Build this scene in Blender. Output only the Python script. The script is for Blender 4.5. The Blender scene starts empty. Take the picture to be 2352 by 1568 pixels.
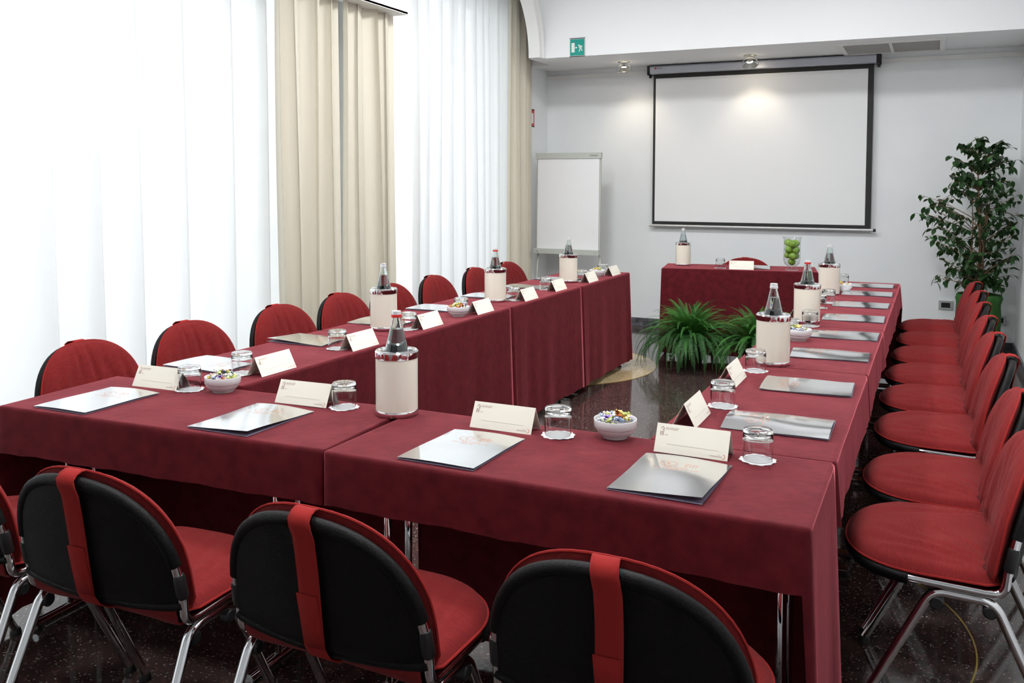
import bpy, math, random
from mathutils import Vector, Matrix
R = math.radians
PI = math.pi
random.seed(7)
SC = bpy.context.scene
COL = SC.collection

# ------------------------------------------------------------------ camera
FPX, W0, H0 = 2063.53, 2352.0, 1568.0
YAW, PIT, ROLL = 0.4411, 0.0550, 0.0018
cam_d = bpy.data.cameras.new('camera')
cam_d.sensor_fit = 'HORIZONTAL'
cam_d.sensor_width = 36.0
cam_d.lens = FPX / W0 * 36.0
cam_d.shift_y = -(784.0 - 530.74) / W0
cam_d.clip_start = 0.02
cam = bpy.data.objects.new('camera', cam_d)
COL.objects.link(cam)
_F = Vector((-math.sin(YAW) * math.cos(PIT), math.cos(YAW) * math.cos(PIT), -math.sin(PIT)))
_Rv = Vector((math.cos(YAW), math.sin(YAW), 0))
_U = _Rv.cross(_F)
_R2 = _Rv * math.cos(ROLL) + _U * math.sin(ROLL)
_U2 = -_Rv * math.sin(ROLL) + _U * math.cos(ROLL)
_m = Matrix((_R2, _U2, -_F)).transposed().to_4x4()
_m.translation = Vector((0.227, -1.9439, 1.4771))
cam.matrix_world = _m
SC.camera = cam

# ------------------------------------------------------------------ world and daylight
SC.view_settings.view_transform = 'Standard'
SC.view_settings.look = 'None'
SC.view_settings.gamma = 1.0
SC.view_settings.use_curve_mapping = False
SC.view_settings.exposure = 0.84
SC.cycles.max_bounces = 7
SC.cycles.diffuse_bounces = 3
SC.cycles.glossy_bounces = 3
SC.cycles.transmission_bounces = 8
SC.cycles.adaptive_threshold = 0.06
SC.cycles.adaptive_min_samples = 12
wd = bpy.data.worlds.new('overcast_sky')
SC.world = wd
wd.use_nodes = True
_nt = wd.node_tree
_nt.nodes.clear()
_o = _nt.nodes.new('ShaderNodeOutputWorld')
_b = _nt.nodes.new('ShaderNodeBackground')
_b.inputs[0].default_value = (0.93, 0.97, 1.0, 1)
_b.inputs[1].default_value = 1.15
_nt.links.new(_b.outputs[0], _o.inputs[0])


def portal(name, loc, sy, sz):
    l = bpy.data.lights.new(name, 'AREA')
    l.shape = 'RECTANGLE'
    l.size = sz
    l.size_y = sy
    l.cycles.is_portal = True
    o = bpy.data.objects.new(name, l)
    o.location = loc
    o.rotation_euler = (0, -PI / 2, 0)      # emits towards +x
    COL.objects.link(o)


portal('daylight_portal', (-4.22, 0.2, 1.6), 7.4, 3.1)
portal('daylight_portal', (-3.98, 5.2, 1.6), 1.9, 3.1)


# ------------------------------------------------------------------ helpers
class MB:
    def __init__(self):
        self.v, self.f = [], []

    def add(self, vs, fs):
        n = len(self.v)
        self.v += [tuple(p) for p in vs]
        self.f += [tuple(i + n for i in q) for q in fs]
        return self

    def box(self, a, b):
        x0, y0, z0 = a
        x1, y1, z1 = b
        return self.add([(x0, y0, z0), (x1, y0, z0), (x1, y1, z0), (x0, y1, z0), (x0, y0, z1), (x1, y0, z1), (x1, y1, z1), (x0, y1, z1)],
                        [(0, 3, 2, 1), (4, 5, 6, 7), (0, 1, 5, 4), (1, 2, 6, 5), (2, 3, 7, 6), (3, 0, 4, 7)])

    def grid(self, rows, wrap=False, flip=False):
        n = len(rows[0])
        vs = [p for r in rows for p in r]
        fs = []
        for i in range(len(rows) - 1):
            for j in range(n if wrap else n - 1):
                k = (j + 1) % n
                q = (i * n + j, i * n + k, (i + 1) * n + k, (i + 1) * n + j)
                fs.append(q[::-1] if flip else q)
        return self.add(vs, fs)

    def tube(self, path, r, n=10, caps=True, radii=None):
        path = [Vector(p) for p in path]
        m = len(path)
        tang = []
        for i in range(m):
            a = path[max(i - 1, 0)]
            b = path[min(i + 1, m - 1)]
            t = (b - a)
            tang.append(t.normalized() if t.length > 1e-9 else Vector((0, 0, 1)))
        u = tang[0].orthogonal().normalized()
        rows = []
        for i in range(m):
            t = tang[i]
            u = (u - t * u.dot(t))
            u = u.normalized() if u.length > 1e-9 else t.orthogonal().normalized()
            w = t.cross(u)
            rr = radii[i] if radii else r
            rows.append([path[i] + (u * math.cos(2 * PI * k / n) + w * math.sin(2 * PI * k / n)) * rr for k in range(n)])
        base = len(self.v)
        self.grid(rows, wrap=True)
        if caps:
            self.f.append(tuple(base + k for k in range(n))[::-1])
            self.f.append(tuple(base + (m - 1) * n + k for k in range(n)))
        return self

    def lathe(self, prof, n=28, c=(0, 0, 0)):
        rows = []
        for r, z in prof:
            rows.append([(c[0] + r * math.cos(2 * PI * k / n), c[1] + r * math.sin(2 * PI * k / n), c[2] + z) for k in range(n)])
        return self.grid(rows, wrap=True)

    def mesh(self, name, mat=None, smooth=True, angle=None):
        me = bpy.data.meshes.new(name)
        me.from_pydata(self.v, [], self.f)
        if mat is not None:
            me.materials.append(mat)
        if smooth:
            me.polygons.foreach_set('use_smooth', [True] * len(me.polygons))
            if angle:
                try:
                    me.set_sharp_from_angle(angle=R(angle))
                except Exception:
                    pass
        me.update()
        return me


def link(name, me, parent=None, loc=None, rot=None):
    o = bpy.data.objects.new(name, me)
    COL.objects.link(o)
    if parent is not None:
        o.parent = parent
    if loc is not None:
        o.location = loc
    if rot is not None:
        o.rotation_euler = rot
    return o


def obj(name, mb, mat, parent=None, loc=None, rot=None, smooth=True, angle=40):
    return link(name, mb.mesh(name, mat, smooth, angle), parent, loc, rot)


def tag(o, label, cat, group=None, kind=None):
    o['label'] = label
    o['category'] = cat
    if group:
        o['group'] = group
    if kind:
        o['kind'] = kind
    return o


def struct(o, label=None):
    o['kind'] = 'structure'
    if label:
        o['label'] = label
    return o


def thing(name, label, cat, loc=(0, 0, 0), rz=0.0, group=None):
    o = bpy.data.objects.new(name, None)
    o.empty_display_size = 0.1
    COL.objects.link(o)
    o.location = loc
    o.rotation_euler = (0, 0, rz)
    return tag(o, label, cat, group)


KIDS = {}


def kids(o):
    return [c for c in o.children]


def dup(src, label, loc, rz=None, group=None):
    r = src.copy()
    COL.objects.link(r)
    r.location = loc
    if rz is not None:
        r.rotation_euler = (0, 0, rz)
    r['label'] = label
    if group:
        r['group'] = group
    for c in list(src.children):
        d = c.copy()
        COL.objects.link(d)
        d.parent = r
        d.matrix_parent_inverse = c.matrix_parent_inverse.copy()
        for g in list(c.children):
            e = g.copy()
            COL.objects.link(e)
            e.parent = d
            e.matrix_parent_inverse = g.matrix_parent_inverse.copy()
    return r


# ------------------------------------------------------------------ materials
def mat(name, col, rough=0.5, metal=0.0, **kw):
    m = bpy.data.materials.new(name)
    m.use_nodes = True
    b = m.node_tree.nodes['Principled BSDF']
    b.inputs['Base Color'].default_value = (*col, 1)
    b.inputs['Roughness'].default_value = rough
    b.inputs['Metallic'].default_value = metal
    for k, v in kw.items():
        k = k.replace('_', ' ')
        if k in b.inputs:
            b.inputs[k].default_value = v
    m['bsdf'] = 1
    return m


def nodes(m):
    nt = m.node_tree
    return nt, nt.nodes['Principled BSDF']


def vary(m, c0, c1, scale, detail=3.0, stretch=None, bump=0.0, bscale=None, space='Object'):
    nt, b = nodes(m)
    tc = nt.nodes.new('ShaderNodeTexCoord')
    src = tc.outputs[space]
    if stretch:
        mp = nt.nodes.new('ShaderNodeMapping')
        mp.inputs['Scale'].default_value = stretch
        nt.links.new(src, mp.inputs[0])
        src = mp.outputs[0]
    n = nt.nodes.new('ShaderNodeTexNoise')
    n.inputs['Scale'].default_value = scale
    n.inputs['Detail'].default_value = detail
    nt.links.new(src, n.inputs['Vector'])
    r = nt.nodes.new('ShaderNodeValToRGB')
    r.color_ramp.elements[0].position = 0.33
    r.color_ramp.elements[1].position = 0.67
    r.color_ramp.elements[0].color = (*c0, 1)
    r.color_ramp.elements[1].color = (*c1, 1)
    nt.links.new(n.outputs[0], r.inputs[0])
    nt.links.new(r.outputs[0], b.inputs['Base Color'])
    if bump:
        n2 = nt.nodes.new('ShaderNodeTexNoise')
        n2.inputs['Scale'].default_value = bscale or scale
        n2.inputs['Detail'].default_value = 4
        nt.links.new(src, n2.inputs['Vector'])
        bp = nt.nodes.new('ShaderNodeBump')
        bp.inputs['Strength'].default_value = bump
        bp.inputs['Distance'].default_value = 0.004
        nt.links.new(n2.outputs[0], bp.inputs['Height'])
        nt.links.new(bp.outputs[0], b.inputs['Normal'])
    return m


M = {}
M['wall'] = vary(mat('white_plaster', (.80, .82, .83), .75), (.85, .875, .885), (.88, .90, .905), 3.0, bump=.05, bscale=60)
M['ceil'] = mat('white_ceiling_paint', (.86, .875, .88), .8)
M['trimw'] = mat('white_trim_paint', (.82, .82, .80), .5)
M['velvet'] = vary(mat('burgundy_velvet', (.2, .016, .028), .85, Sheen_Weight=.95, Sheen_Roughness=.30, Sheen_Tint=(1, .24, .29, 1), Specular_IOR_Level=.15),
                   (.085, .007, .011), (.125, .011, .016), 22, 6, bump=.25, bscale=30)
M['red'] = vary(mat('red_cotton_cushion', (.33, .02, .022), .9, Sheen_Weight=.03, Specular_IOR_Level=.15),
                (.165, .012, .0125), (.21, .016, .016), 40, 3, stretch=(1, 9, 1), bump=.22, bscale=35)
M['strap'] = mat('red_cotton_strap', (.30, .02, .018), .9, Specular_IOR_Level=.15)
M['chrome'] = mat('polished_chrome', (.80, .80, .81), .07, 1.0)
M['steel'] = mat('brushed_steel', (.50, .50, .47), .42, 1.0)
M['rubber'] = mat('black_rubber', (.012, .012, .013), .45)
M['cream'] = mat('cream_lacquer', (.86, .80, .68), .22)
M['capred'] = mat('red_cap_ring', (.62, .02, .02), .35)
M['capwhite'] = mat('silver_bottle_cap', (.75, .75, .76), .3, .6)
M['porcelain'] = mat('white_porcelain', (.80, .79, .80), .15)
M['card'] = mat('cream_card', (.86, .82, .71), .7)
M['paper'] = mat('white_paper', (.86, .86, .86), .8)
M['ink'] = mat('brown_ink', (.30, .13, .12), .7)
M['inkline'] = mat('grey_ink', (.45, .40, .36), .7)
M['orange'] = mat('copper_foil_print', (.75, .28, .14), .4, .3)
M['folder'] = vary(mat('mirror_silver_card', (.86, .87, .88), .12, 1.0), (.80, .81, .82), (.90, .91, .92), 6)
M['folderin'] = mat('grey_folder_inside', (.20, .17, .24), .5)
M['black'] = mat('matt_black', (.012, .012, .012), .6)
M['screen'] = mat('projection_screen', (.84, .85, .85), .8)
M['casing'] = mat('grey_aluminium_casing', (.50, .52, .58), .35, .3)
M['stone'] = vary(mat('grey_marble', (.06, .06, .07), .3), (.035, .035, .042), (.16, .16, .18), 18, 6)
M['outlet'] = mat('silver_plastic_plate', (.6, .6, .6), .35, .4)
M['flip'] = mat('grey_green_steel', (.52, .54, .49), .45)
M['signgreen'] = mat('green_sign', (.0, .31, .25), .35)
M['signpale'] = mat('pale_green_symbol', (.74, .85, .76), .4)
M['signred'] = mat('red_sign', (.55, .04, .03), .4)
M['leaf'] = vary(mat('ficus_leaf', (.02, .06, .02), .32), (.012, .04, .014), (.035, .095, .028), 4, space='Object')
M['leaf2'] = mat('ficus_leaf_light', (.05, .16, .035), .35)
M['bark'] = mat('ficus_bark', (.20, .11, .06), .8)
M['potcloth'] = vary(mat('green_felt_wrap', (.02, .10, .012), .9), (.015, .08, .01), (.03, .13, .018), 12)
M['soil'] = mat('potting_soil', (.03, .02, .015), .95)
M['fern'] = mat('fern_green', (.05, .20, .03), .5)
M['fern2'] = mat('fern_dark_green', (.025, .11, .02), .5)
M['stemg'] = mat('fern_stem', (.10, .15, .04), .6)
M['apple'] = vary(mat('green_apple', (.22, .42, .05), .3), (.17, .36, .035), (.36, .52, .08), 14, 4)
M['stalk'] = mat('apple_stalk', (.10, .06, .03), .8)
M['tabletop'] = mat('beech_laminate', (.45, .30, .18), .5)
M['brass'] = mat('brass_strip', (.50, .36, .06), .35, .7)
M['ground'] = mat('pale_pavement', (.6, .6, .58), .8)
M['ventslat'] = mat('grey_vent_metal', (.85, .85, .83), .5)
M['ventin'] = mat('grey_duct', (.6, .6, .58), .8)

# translucent leaves
for k, c in (('leaf', (.05, .14, .02)), ('fern', (.10, .30, .04)), ('fern2', (.05, .18, .03))):
    nt, b = nodes(M[k])
    tr = nt.nodes.new('ShaderNodeBsdfTranslucent')
    tr.inputs[0].default_value = (*c, 1)
    mx = nt.nodes.new('ShaderNodeMixShader')
    mx.inputs[0].default_value = .2
    out = nt.nodes['Material Output']
    nt.links.new(b.outputs[0], mx.inputs[1])
    nt.links.new(tr.outputs[0], mx.inputs[2])
    nt.links.new(mx.outputs[0], out.inputs[0])

# black 3D mesh fabric
m = mat('black_mesh_fabric', (.0035, .003, .0033), .55)
nt, b = nodes(m)
tc = nt.nodes.new('ShaderNodeTexCoord')
vo = nt.nodes.new('ShaderNodeTexVoronoi')
vo.inputs['Scale'].default_value = 230
nt.links.new(tc.outputs['Object'], vo.inputs['Vector'])
bp = nt.nodes.new('ShaderNodeBump')
bp.inputs['Strength'].default_value = .45
bp.inputs['Distance'].default_value = .0012
nt.links.new(vo.outputs['Distance'], bp.inputs['Height'])
nt.links.new(bp.outputs[0], b.inputs['Normal'])
M['mesh'] = m
b.inputs['Specular IOR Level'].default_value = .2


# terrazzo
def terrazzo(name, base0, base1, chips, rough):
    m = mat(name, base0, rough)
    nt, b = nodes(m)
    tc = nt.nodes.new('ShaderNodeTexCoord')
    nz = nt.nodes.new('ShaderNodeTexNoise')
    nz.inputs['Scale'].default_value = 9
    nz.inputs['Detail'].default_value = 6
    nt.links.new(tc.outputs['Object'], nz.inputs['Vector'])
    r0 = nt.nodes.new('ShaderNodeValToRGB')
    r0.color_ramp.elements[0].position = .3
    r0.color_ramp.elements[1].position = .7
    r0.color_ramp.elements[0].color = (*base0, 1)
    r0.color_ramp.elements[1].color = (*base1, 1)
    nt.links.new(nz.outputs[0], r0.inputs[0])
    prev = r0.outputs[0]
    for sc, th, col in chips:
        vo = nt.nodes.new('ShaderNodeTexVoronoi')
        vo.inputs['Scale'].default_value = sc
        vo.inputs['Randomness'].default_value = 1
        nt.links.new(tc.outputs['Object'], vo.inputs['Vector'])
        sep = nt.nodes.new('ShaderNodeSeparateColor')
        nt.links.new(vo.outputs['Color'], sep.inputs[0])
        g = nt.nodes.new('ShaderNodeMath')
        g.operation = 'GREATER_THAN'
        g.inputs[1].default_value = th
        nt.links.new(sep.outputs[0], g.inputs[0])
        l = nt.nodes.new('ShaderNodeMath')
        l.operation = 'LESS_THAN'
        l.inputs[1].default_value = .42
        nt.links.new(vo.outputs['Distance'], l.inputs[0])
        mu = nt.nodes.new('ShaderNodeMath')
        mu.operation = 'MULTIPLY'
        nt.links.new(g.outputs[0], mu.inputs[0])
        nt.links.new(l.outputs[0], mu.inputs[1])
        mx = nt.nodes.new('ShaderNodeMix')
        mx.data_type = 'RGBA'
        nt.links.new(mu.outputs[0], mx.inputs[0])
        nt.links.new(prev, mx.inputs[6])
        mx.inputs[7].default_value = (*col, 1)
        prev = mx.outputs[2]
    nt.links.new(prev, b.inputs['Base Color'])
    return m


M['floor'] = terrazzo('dark_terrazzo', (.040, .027, .024), (.070, .046, .041),
                      [(95, .82, (.13, .06, .05)), (130, .90, (.17, .145, .125)), (150, .95, (.38, .36, .33))], .10)
M['floor'].node_tree.nodes['Principled BSDF'].inputs['IOR'].default_value = 1.65
M['inlay'] = terrazzo('cream_terrazzo', (.50, .38, .20), (.60, .47, .27), [(80, .86, (.30, .20, .08)), (120, .95, (.06, .04, .03))], .12)


# sheer and drape
def sheer_mat(name, col, transp):
    m = bpy.data.materials.new(name)
    m.use_nodes = True
    nt = m.node_tree
    nt.nodes.clear()
    out = nt.nodes.new('ShaderNodeOutputMaterial')
    tr = nt.nodes.new('ShaderNodeBsdfTransparent')
    tl = nt.nodes.new('ShaderNodeBsdfTranslucent')
    df = nt.nodes.new('ShaderNodeBsdfDiffuse')
    tl.inputs[0].default_value = (*col, 1)
    df.inputs[0].default_value = (*col, 1)
    a = nt.nodes.new('ShaderNodeMixShader')
    a.inputs[0].default_value = .30
    nt.links.new(tl.outputs[0], a.inputs[1])
    nt.links.new(df.outputs[0], a.inputs[2])
    b = nt.nodes.new('ShaderNodeMixShader')
    b.inputs[0].default_value = transp
    nt.links.new(a.outputs[0], b.inputs[1])
    nt.links.new(tr.outputs[0], b.inputs[2])
    nt.links.new(b.outputs[0], out.inputs[0])
    return m


M['sheer'] = sheer_mat('white_voile', (.95, .955, .96), .10)
m = sheer_mat('beige_linen', (.72, .67, .56), 0.0)
nt = m.node_tree
mixes = [n for n in nt.nodes if n.type == 'MIX_SHADER']
mixes[0].inputs[0].default_value = .86
tc = nt.nodes.new('ShaderNodeTexCoord')
mp = nt.nodes.new('ShaderNodeMapping')
mp.inputs['Scale'].default_value = (40, 40, 160)
nt.links.new(tc.outputs['Object'], mp.inputs[0])
nz = nt.nodes.new('ShaderNodeTexNoise')
nz.inputs['Scale'].default_value = 3
nt.links.new(mp.outputs[0], nz.inputs['Vector'])
rr = nt.nodes.new('ShaderNodeValToRGB')
rr.color_ramp.elements[0].color = (.78, .73, .61, 1)
rr.color_ramp.elements[1].color = (.86, .81, .69, 1)
nt.links.new(nz.outputs[0], rr.inputs[0])
for n in nt.nodes:
    if n.type in ('BSDF_TRANSLUCENT', 'BSDF_DIFFUSE'):
        nt.links.new(rr.outputs[0], n.inputs[0])
M['drape'] = m


def glass_mat(name, col, ior=1.5, rough=0.0):
    m = mat(name, col, rough)
    nt, b = nodes(m)
    b.inputs['Transmission Weight'].default_value = 1
    b.inputs['IOR'].default_value = ior
    return m


def thin_glass(name, tint, ior=1.45):
    m = bpy.data.materials.new(name)
    m.use_nodes = True
    nt = m.node_tree
    nt.nodes.clear()
    out = nt.nodes.new('ShaderNodeOutputMaterial')
    tr = nt.nodes.new('ShaderNodeBsdfTransparent')
    tr.inputs[0].default_value = (*tint, 1)
    gl = nt.nodes.new('ShaderNodeBsdfGlossy')
    gl.inputs['Roughness'].default_value = .02
    lw = nt.nodes.new('ShaderNodeLayerWeight')      # Schlick reflectance of a thin sheet, alike from both sides
    lw.inputs[0].default_value = .5
    pw = nt.nodes.new('ShaderNodeMath')
    pw.operation = 'POWER'
    pw.inputs[1].default_value = 5
    nt.links.new(lw.outputs['Facing'], pw.inputs[0])
    fr = nt.nodes.new('ShaderNodeMath')
    fr.operation = 'MULTIPLY_ADD'
    fr.inputs[1].default_value = .93
    fr.inputs[2].default_value = .05
    nt.links.new(pw.outputs[0], fr.inputs[0])
    mx = nt.nodes.new('ShaderNodeMixShader')
    nt.links.new(fr.outputs[0], mx.inputs[0])
    nt.links.new(tr.outputs[0], mx.inputs[1])
    nt.links.new(gl.outputs[0], mx.inputs[2])
    nt.links.new(mx.outputs[0], out.inputs[0])
    return m


M['glass'] = glass_mat('clear_glass', (.97, .98, .98))
M['thin'] = thin_glass('thin_clear_glass', (.96, .965, .965))
M['pane'] = thin_glass('window_pane', (.97, .98, .98))
M['bottle'] = glass_mat('pale_green_bottle_glass', (.93, .98, .97), 1.45)
M['water'] = glass_mat('mineral_water', (.95, .985, .985), 1.33)


def emit(name, col, s):
    m = bpy.data.materials.new(name)
    m.use_nodes = True
    nt = m.node_tree
    nt.nodes.clear()
    o = nt.nodes.new('ShaderNodeOutputMaterial')
    e = nt.nodes.new('ShaderNodeEmission')
    e.inputs[0].default_value = (*col, 1)
    e.inputs[1].default_value = s
    nt.links.new(e.outputs[0], o.inputs[0])
    return m


M['bulb'] = emit('lit_halogen_bulb', (1, .86, .66), 14)
M['opal'] = emit('fill_lamp_glow', (.97, .985, 1.0), 37)  # glow of the added fill lamps overhead

# ------------------------------------------------------------------ room shell
XR, YB, YF, ZC = 0.87, 6.92, -5.0, 3.40
ZS, YS, XL = 2.64, 5.93, -4.18          # soffit height, beam front, window wall
floor = struct(obj('floor', MB().box((-4.4, YF - .1, -.1), (XR + .1, YB + .1, 0)), M['floor'], smooth=False), 'dark polished terrazzo floor')
disc = MB()
_n = 64
_top = [(-2.553 + .811 * math.cos(2 * PI * k / _n), 4.776 + .811 * math.sin(2 * PI * k / _n), .0015) for k in range(_n)]
disc.add(_top + [(x, y, -.01) for x, y, z in _top], [tuple(range(_n))] + [(k, k + _n, (k + 1) % _n + _n, (k + 1) % _n) for k in range(_n)])
obj('inlay_disc', disc, M['inlay'], floor, smooth=False)
for c, r_ in (((-.361, 1.143), .738), ((-2.553, 4.776), .8135)):
    ring = MB()
    rows = []
    for rr_, z in ((r_ - .0025, -.004), (r_ - .0025, .002), (r_ + .0025, .002), (r_ + .0025, -.004)):
        rows.append([(c[0] + rr_ * math.cos(2 * PI * k / 96), c[1] + rr_ * math.sin(2 * PI * k / 96), z) for k in range(96)])
    ring.grid(rows, wrap=True)
    obj('brass_strip', ring, M['brass'], floor, smooth=False)

struct(obj('ceiling', MB().box((-4.4, YF - .1, ZC), (XR + .1, YB + .1, ZC + .1)), M['ceil'], smooth=False), 'white flat ceiling')
struct(obj('ceiling_beam', MB().box((-3.30, YS, ZS), (XR, YB, ZC)).box((-4.2, 6.45, ZS), (-3.30, YB, ZC)).box((-3.54, 6.42, ZS), (-3.3, 6.45, ZC)), M['ceil'], smooth=False),
       'white dropped beam above the projection screen')
struct(obj('wall_back', MB().box((-4.4, YB, 0), (XR + .1, YB + .1, ZC)), M['wall'], smooth=False), 'white back wall behind the projection screen')
struct(obj('wall_right', MB().box((XR, YF, 0), (XR + .1, YB, ZC)), M['wall'], smooth=False), 'white right wall')
struct(obj('wall_front', MB().box((-4.4, YF - .1, 0), (XR + .1, YF, ZC)), M['wall'], smooth=False), 'white wall behind the camera')
wl = MB()
wl.box((XL - .12, YF, 0), (XL, -3.6, ZC)).box((XL - .12, 3.95, 0), (XL, 4.1, ZC)).box((XL - .12, -3.6, 3.2), (XL, 3.95, ZC)).box((XL - .12, -3.6, 0), (XL, 3.95, .04))
wl.box((XL - .12, 4.1, 0), (-3.85, 4.22, ZC))
wl.box((-3.97, 6.2, 0), (-3.85, 6.45, ZC)).box((-3.97, 4.22, 3.2), (-3.85, 6.2, ZC)).box((-3.97, 4.22, 0), (-3.85, 6.2, .04))
wl.box((-4.2, 6.45, 0), (-3.54, YB, ZS))
struct(obj('wall_left', wl, M['wall'], smooth=False), 'white window wall on the left')


def window(name, x, y0, y1, z0, z1, n):
    e = bpy.data.objects.new(name, None)
    COL.objects.link(e)
    e.location = (x, y0, z0)
    struct(e, 'tall window behind the sheer curtains' + (' nearest the screen' if n == 3 else ''))
    fr = MB()
    w = .05
    L, H = y1 - y0, z1 - z0
    fr.box((-.03, 0, 0), (.03, w, H)).box((-.03, L - w, 0), (.03, L, H)).box((-.03, w, 0), (.03, L - w, w)).box((-.03, w, H - w), (.03, L - w, H))
    for i in range(1, n):
        fr.box((-.03, L * i / n - w / 2, w), (.03, L * i / n + w / 2, H - w))
    obj('window_frame', fr, M['trimw'], e, smooth=False)
    for i in range(n):
        obj('pane', MB().box((-.004, L * i / n + w / 2, w), (.004, L * (i + 1) / n - w / 2, H - w)), M['pane'], e, smooth=False)


window('window_1', XL - .06, -3.6, 3.95, .04, 3.2, 6)
window('window_2', -3.91, 4.22, 6.2, .04, 3.2, 3)
struct(obj('ground', MB().box((-30, -20, -.3), (-4.4, 25, -.12)), M['ground'], smooth=False), 'pale pavement outside the windows')

# baseboards, cornice, pelmet, arch
struct(obj('baseboard_back', MB().box((-3.54, YB - .015, 0), (XR, YB, .085)), M['stone'], smooth=False), 'grey marble baseboard of the back wall')
struct(obj('baseboard_right', MB().box((XR - .015, YF, 0), (XR, YB - .015, .085)), M['stone'], smooth=False), 'grey marble baseboard of the right wall')
struct(obj('trim_1', MB().box((-3.54, YB - .018, 2.555), (XR, YB, 2.595)), M['trimw'], smooth=False), 'slim white cornice strip high on the back wall')
pel = MB()
pel.box((-3.63, YF, 2.80), (-3.60, 4.22, ZC)).box((-3.76, YF, 2.795), (-3.60, 4.22, 2.815))
struct(obj('trim_2', pel, M['trimw'], smooth=False), 'cream curtain pelmet above the first window')
arc = MB()
rows = []
_cy, _cz, _r = 5.93 - .085 - .74, 2.64, .74
for i in range(25):
    a = PI / 2 * i / 24
    for_r = []
    for x, dr in ((-3.28, 0), (-3.17, 0), (-3.165, .006), (-3.165, .05), (-3.145, .052), (-3.145, .0845), (-3.28, .0845)):
        for_r.append((x, _cy + (_r + dr) * math.cos(a), _cz + (_r + dr) * math.sin(a)))
    rows.append(for_r)
last = [(x, 4.2, z) for (x, y, z) in rows[-1]]
rows.append(last)
arc.grid(rows, wrap=True)
arc.f.append(tuple(range(7)))
struct(obj('trim_3', arc, M['trimw'], angle=30), 'curved white arch moulding beside the last curtain')


# ------------------------------------------------------------------ curtains
def curtain(name, x, y0, y1, z0, z1, pitch, amp, material, seed, label, group, cat='curtain', spread=1.0, soft=False, rows_n=14, shift=0.0):
    rnd = random.Random(seed)
    npl = max(2, int(round((y1 - y0) / pitch)))
    ws = [rnd.uniform(.45, 1.7) for _ in range(npl)]
    tot = sum(ws)
    cuts = [0]
    for w in ws:
        cuts.append(cuts[-1] + w / tot)
    amps = [amp * rnd.uniform(.65, 1.25) for _ in range(npl)]
    amp2 = [rnd.uniform(-.25, .25) for _ in range(npl)]
    per = 12
    cols = []
    for k in range(npl):
        for j in range(per):
            t = j / per
            u = cuts[k] + (cuts[k + 1] - cuts[k]) * t
            s = math.sin(2 * PI * t)
            over = (.26 * math.sin(2 * PI * t + .5) if soft else .15 * math.sin(4 * PI * t + .6)) * (cuts[k + 1] - cuts[k])
            s = math.copysign(abs(s) ** (.85 if soft else .7), s)
            d = amps[k] * (s + amp2[k] * math.sin(4 * PI * t))
            cols.append((u + over, d))
    cols.append((1.0, 0.0))
    mb = MB()
    rows = []
    ph = rnd.uniform(0, 6)
    for i in range(rows_n + 1):
        f = i / rows_n
        z = z1 + (z0 - z1) * f
        row = []
        for u, d in cols:
            aa = (.75 + .35 * f)
            yy = y0 + (y1 - y0) * (u * (1 + (spread - 1) * f)) + .012 * math.sin(3 * f + ph + 7 * u) + shift * f
            row.append((x + d * aa + .006 * math.sin(4 * f + 9 * u + ph), yy, z))
        rows.append(row)
    mb.grid(rows)
    o = obj(name, mb, material, angle=None)
    tag(o, label, cat, group)
    sm = o.modifiers.new('thickness', 'SOLIDIFY')
    sm.thickness = .0015 if not soft else .0
    if soft:
        o.modifiers.remove(sm)
    return o


GS = 'white sheer curtains'
curtain('sheer_curtain', -3.97, -4.3, -.72, .02, 3.25, .27, .06, M['sheer'], 3, 'white sheer curtain panel beside and behind the camera', GS, soft=True)
curtain('sheer_curtain', -3.95, -.75, 3.25, .02, 3.25, .34, .055, M['sheer'], 11, 'wide white sheer curtain at the left edge, brightly backlit', GS, soft=True)
curtain('sheer_curtain', -3.60, 4.235, 6.13, .02, 3.3, .19, .03, M['sheer'], 5, 'white sheer curtain between the two beige drapes', GS, soft=True)
GD = 'beige drapes'
curtain('drape', -3.74, 2.80, 3.50, .02, 2.95, .175, .06, M['drape'], 21, 'beige pleated drape next to the wide sheer curtain', GD, spread=1.0)
curtain('drape', -3.74, 3.52, 4.22, .02, 2.95, .16, .06, M['drape'], 8, 'beige pleated drape with its edge under the pelmet end', GD, spread=1.06)
curtain('drape', -3.505, 5.85, 6.43, .02, 3.35, .12, .032, M['drape'], 15, 'narrow beige drape in the corner beside the flip chart', GD)


# ------------------------------------------------------------------ tables and cloths
ZT = .75
_post = MB().tube([(0, 0, .03), (0, 0, .725)], .012, 12).mesh('leg_post', M['chrome'])


def folding_table(L, Wd, loc, rz, label, group, inset=.075):
    t = thing('folding_table', label, 'table', loc, rz, group)
    obj('table_top', MB().box((.012, .012, .722), (L - .012, Wd - .012, ZT - .004)), M['tabletop'], t, smooth=False)
    for x in (.075, L - inset):
        for y in (Wd / 2 - .055, Wd / 2 + .055):
            link('leg_post', _post, t, (x, y, 0))
        fb = MB().tube([(x, .04, .022), (x, Wd - .04, .022)], .016, 12)
        o = obj('foot_bar', fb, M['chrome'], t)
        for y in (.045, Wd - .045):
            obj('foot_pad', MB().lathe([(.001, 0), (.016, 0), (.016, .008), (.001, .008)], 12, (x, y, .0)), M['rubber'], o)
    return t


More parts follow.
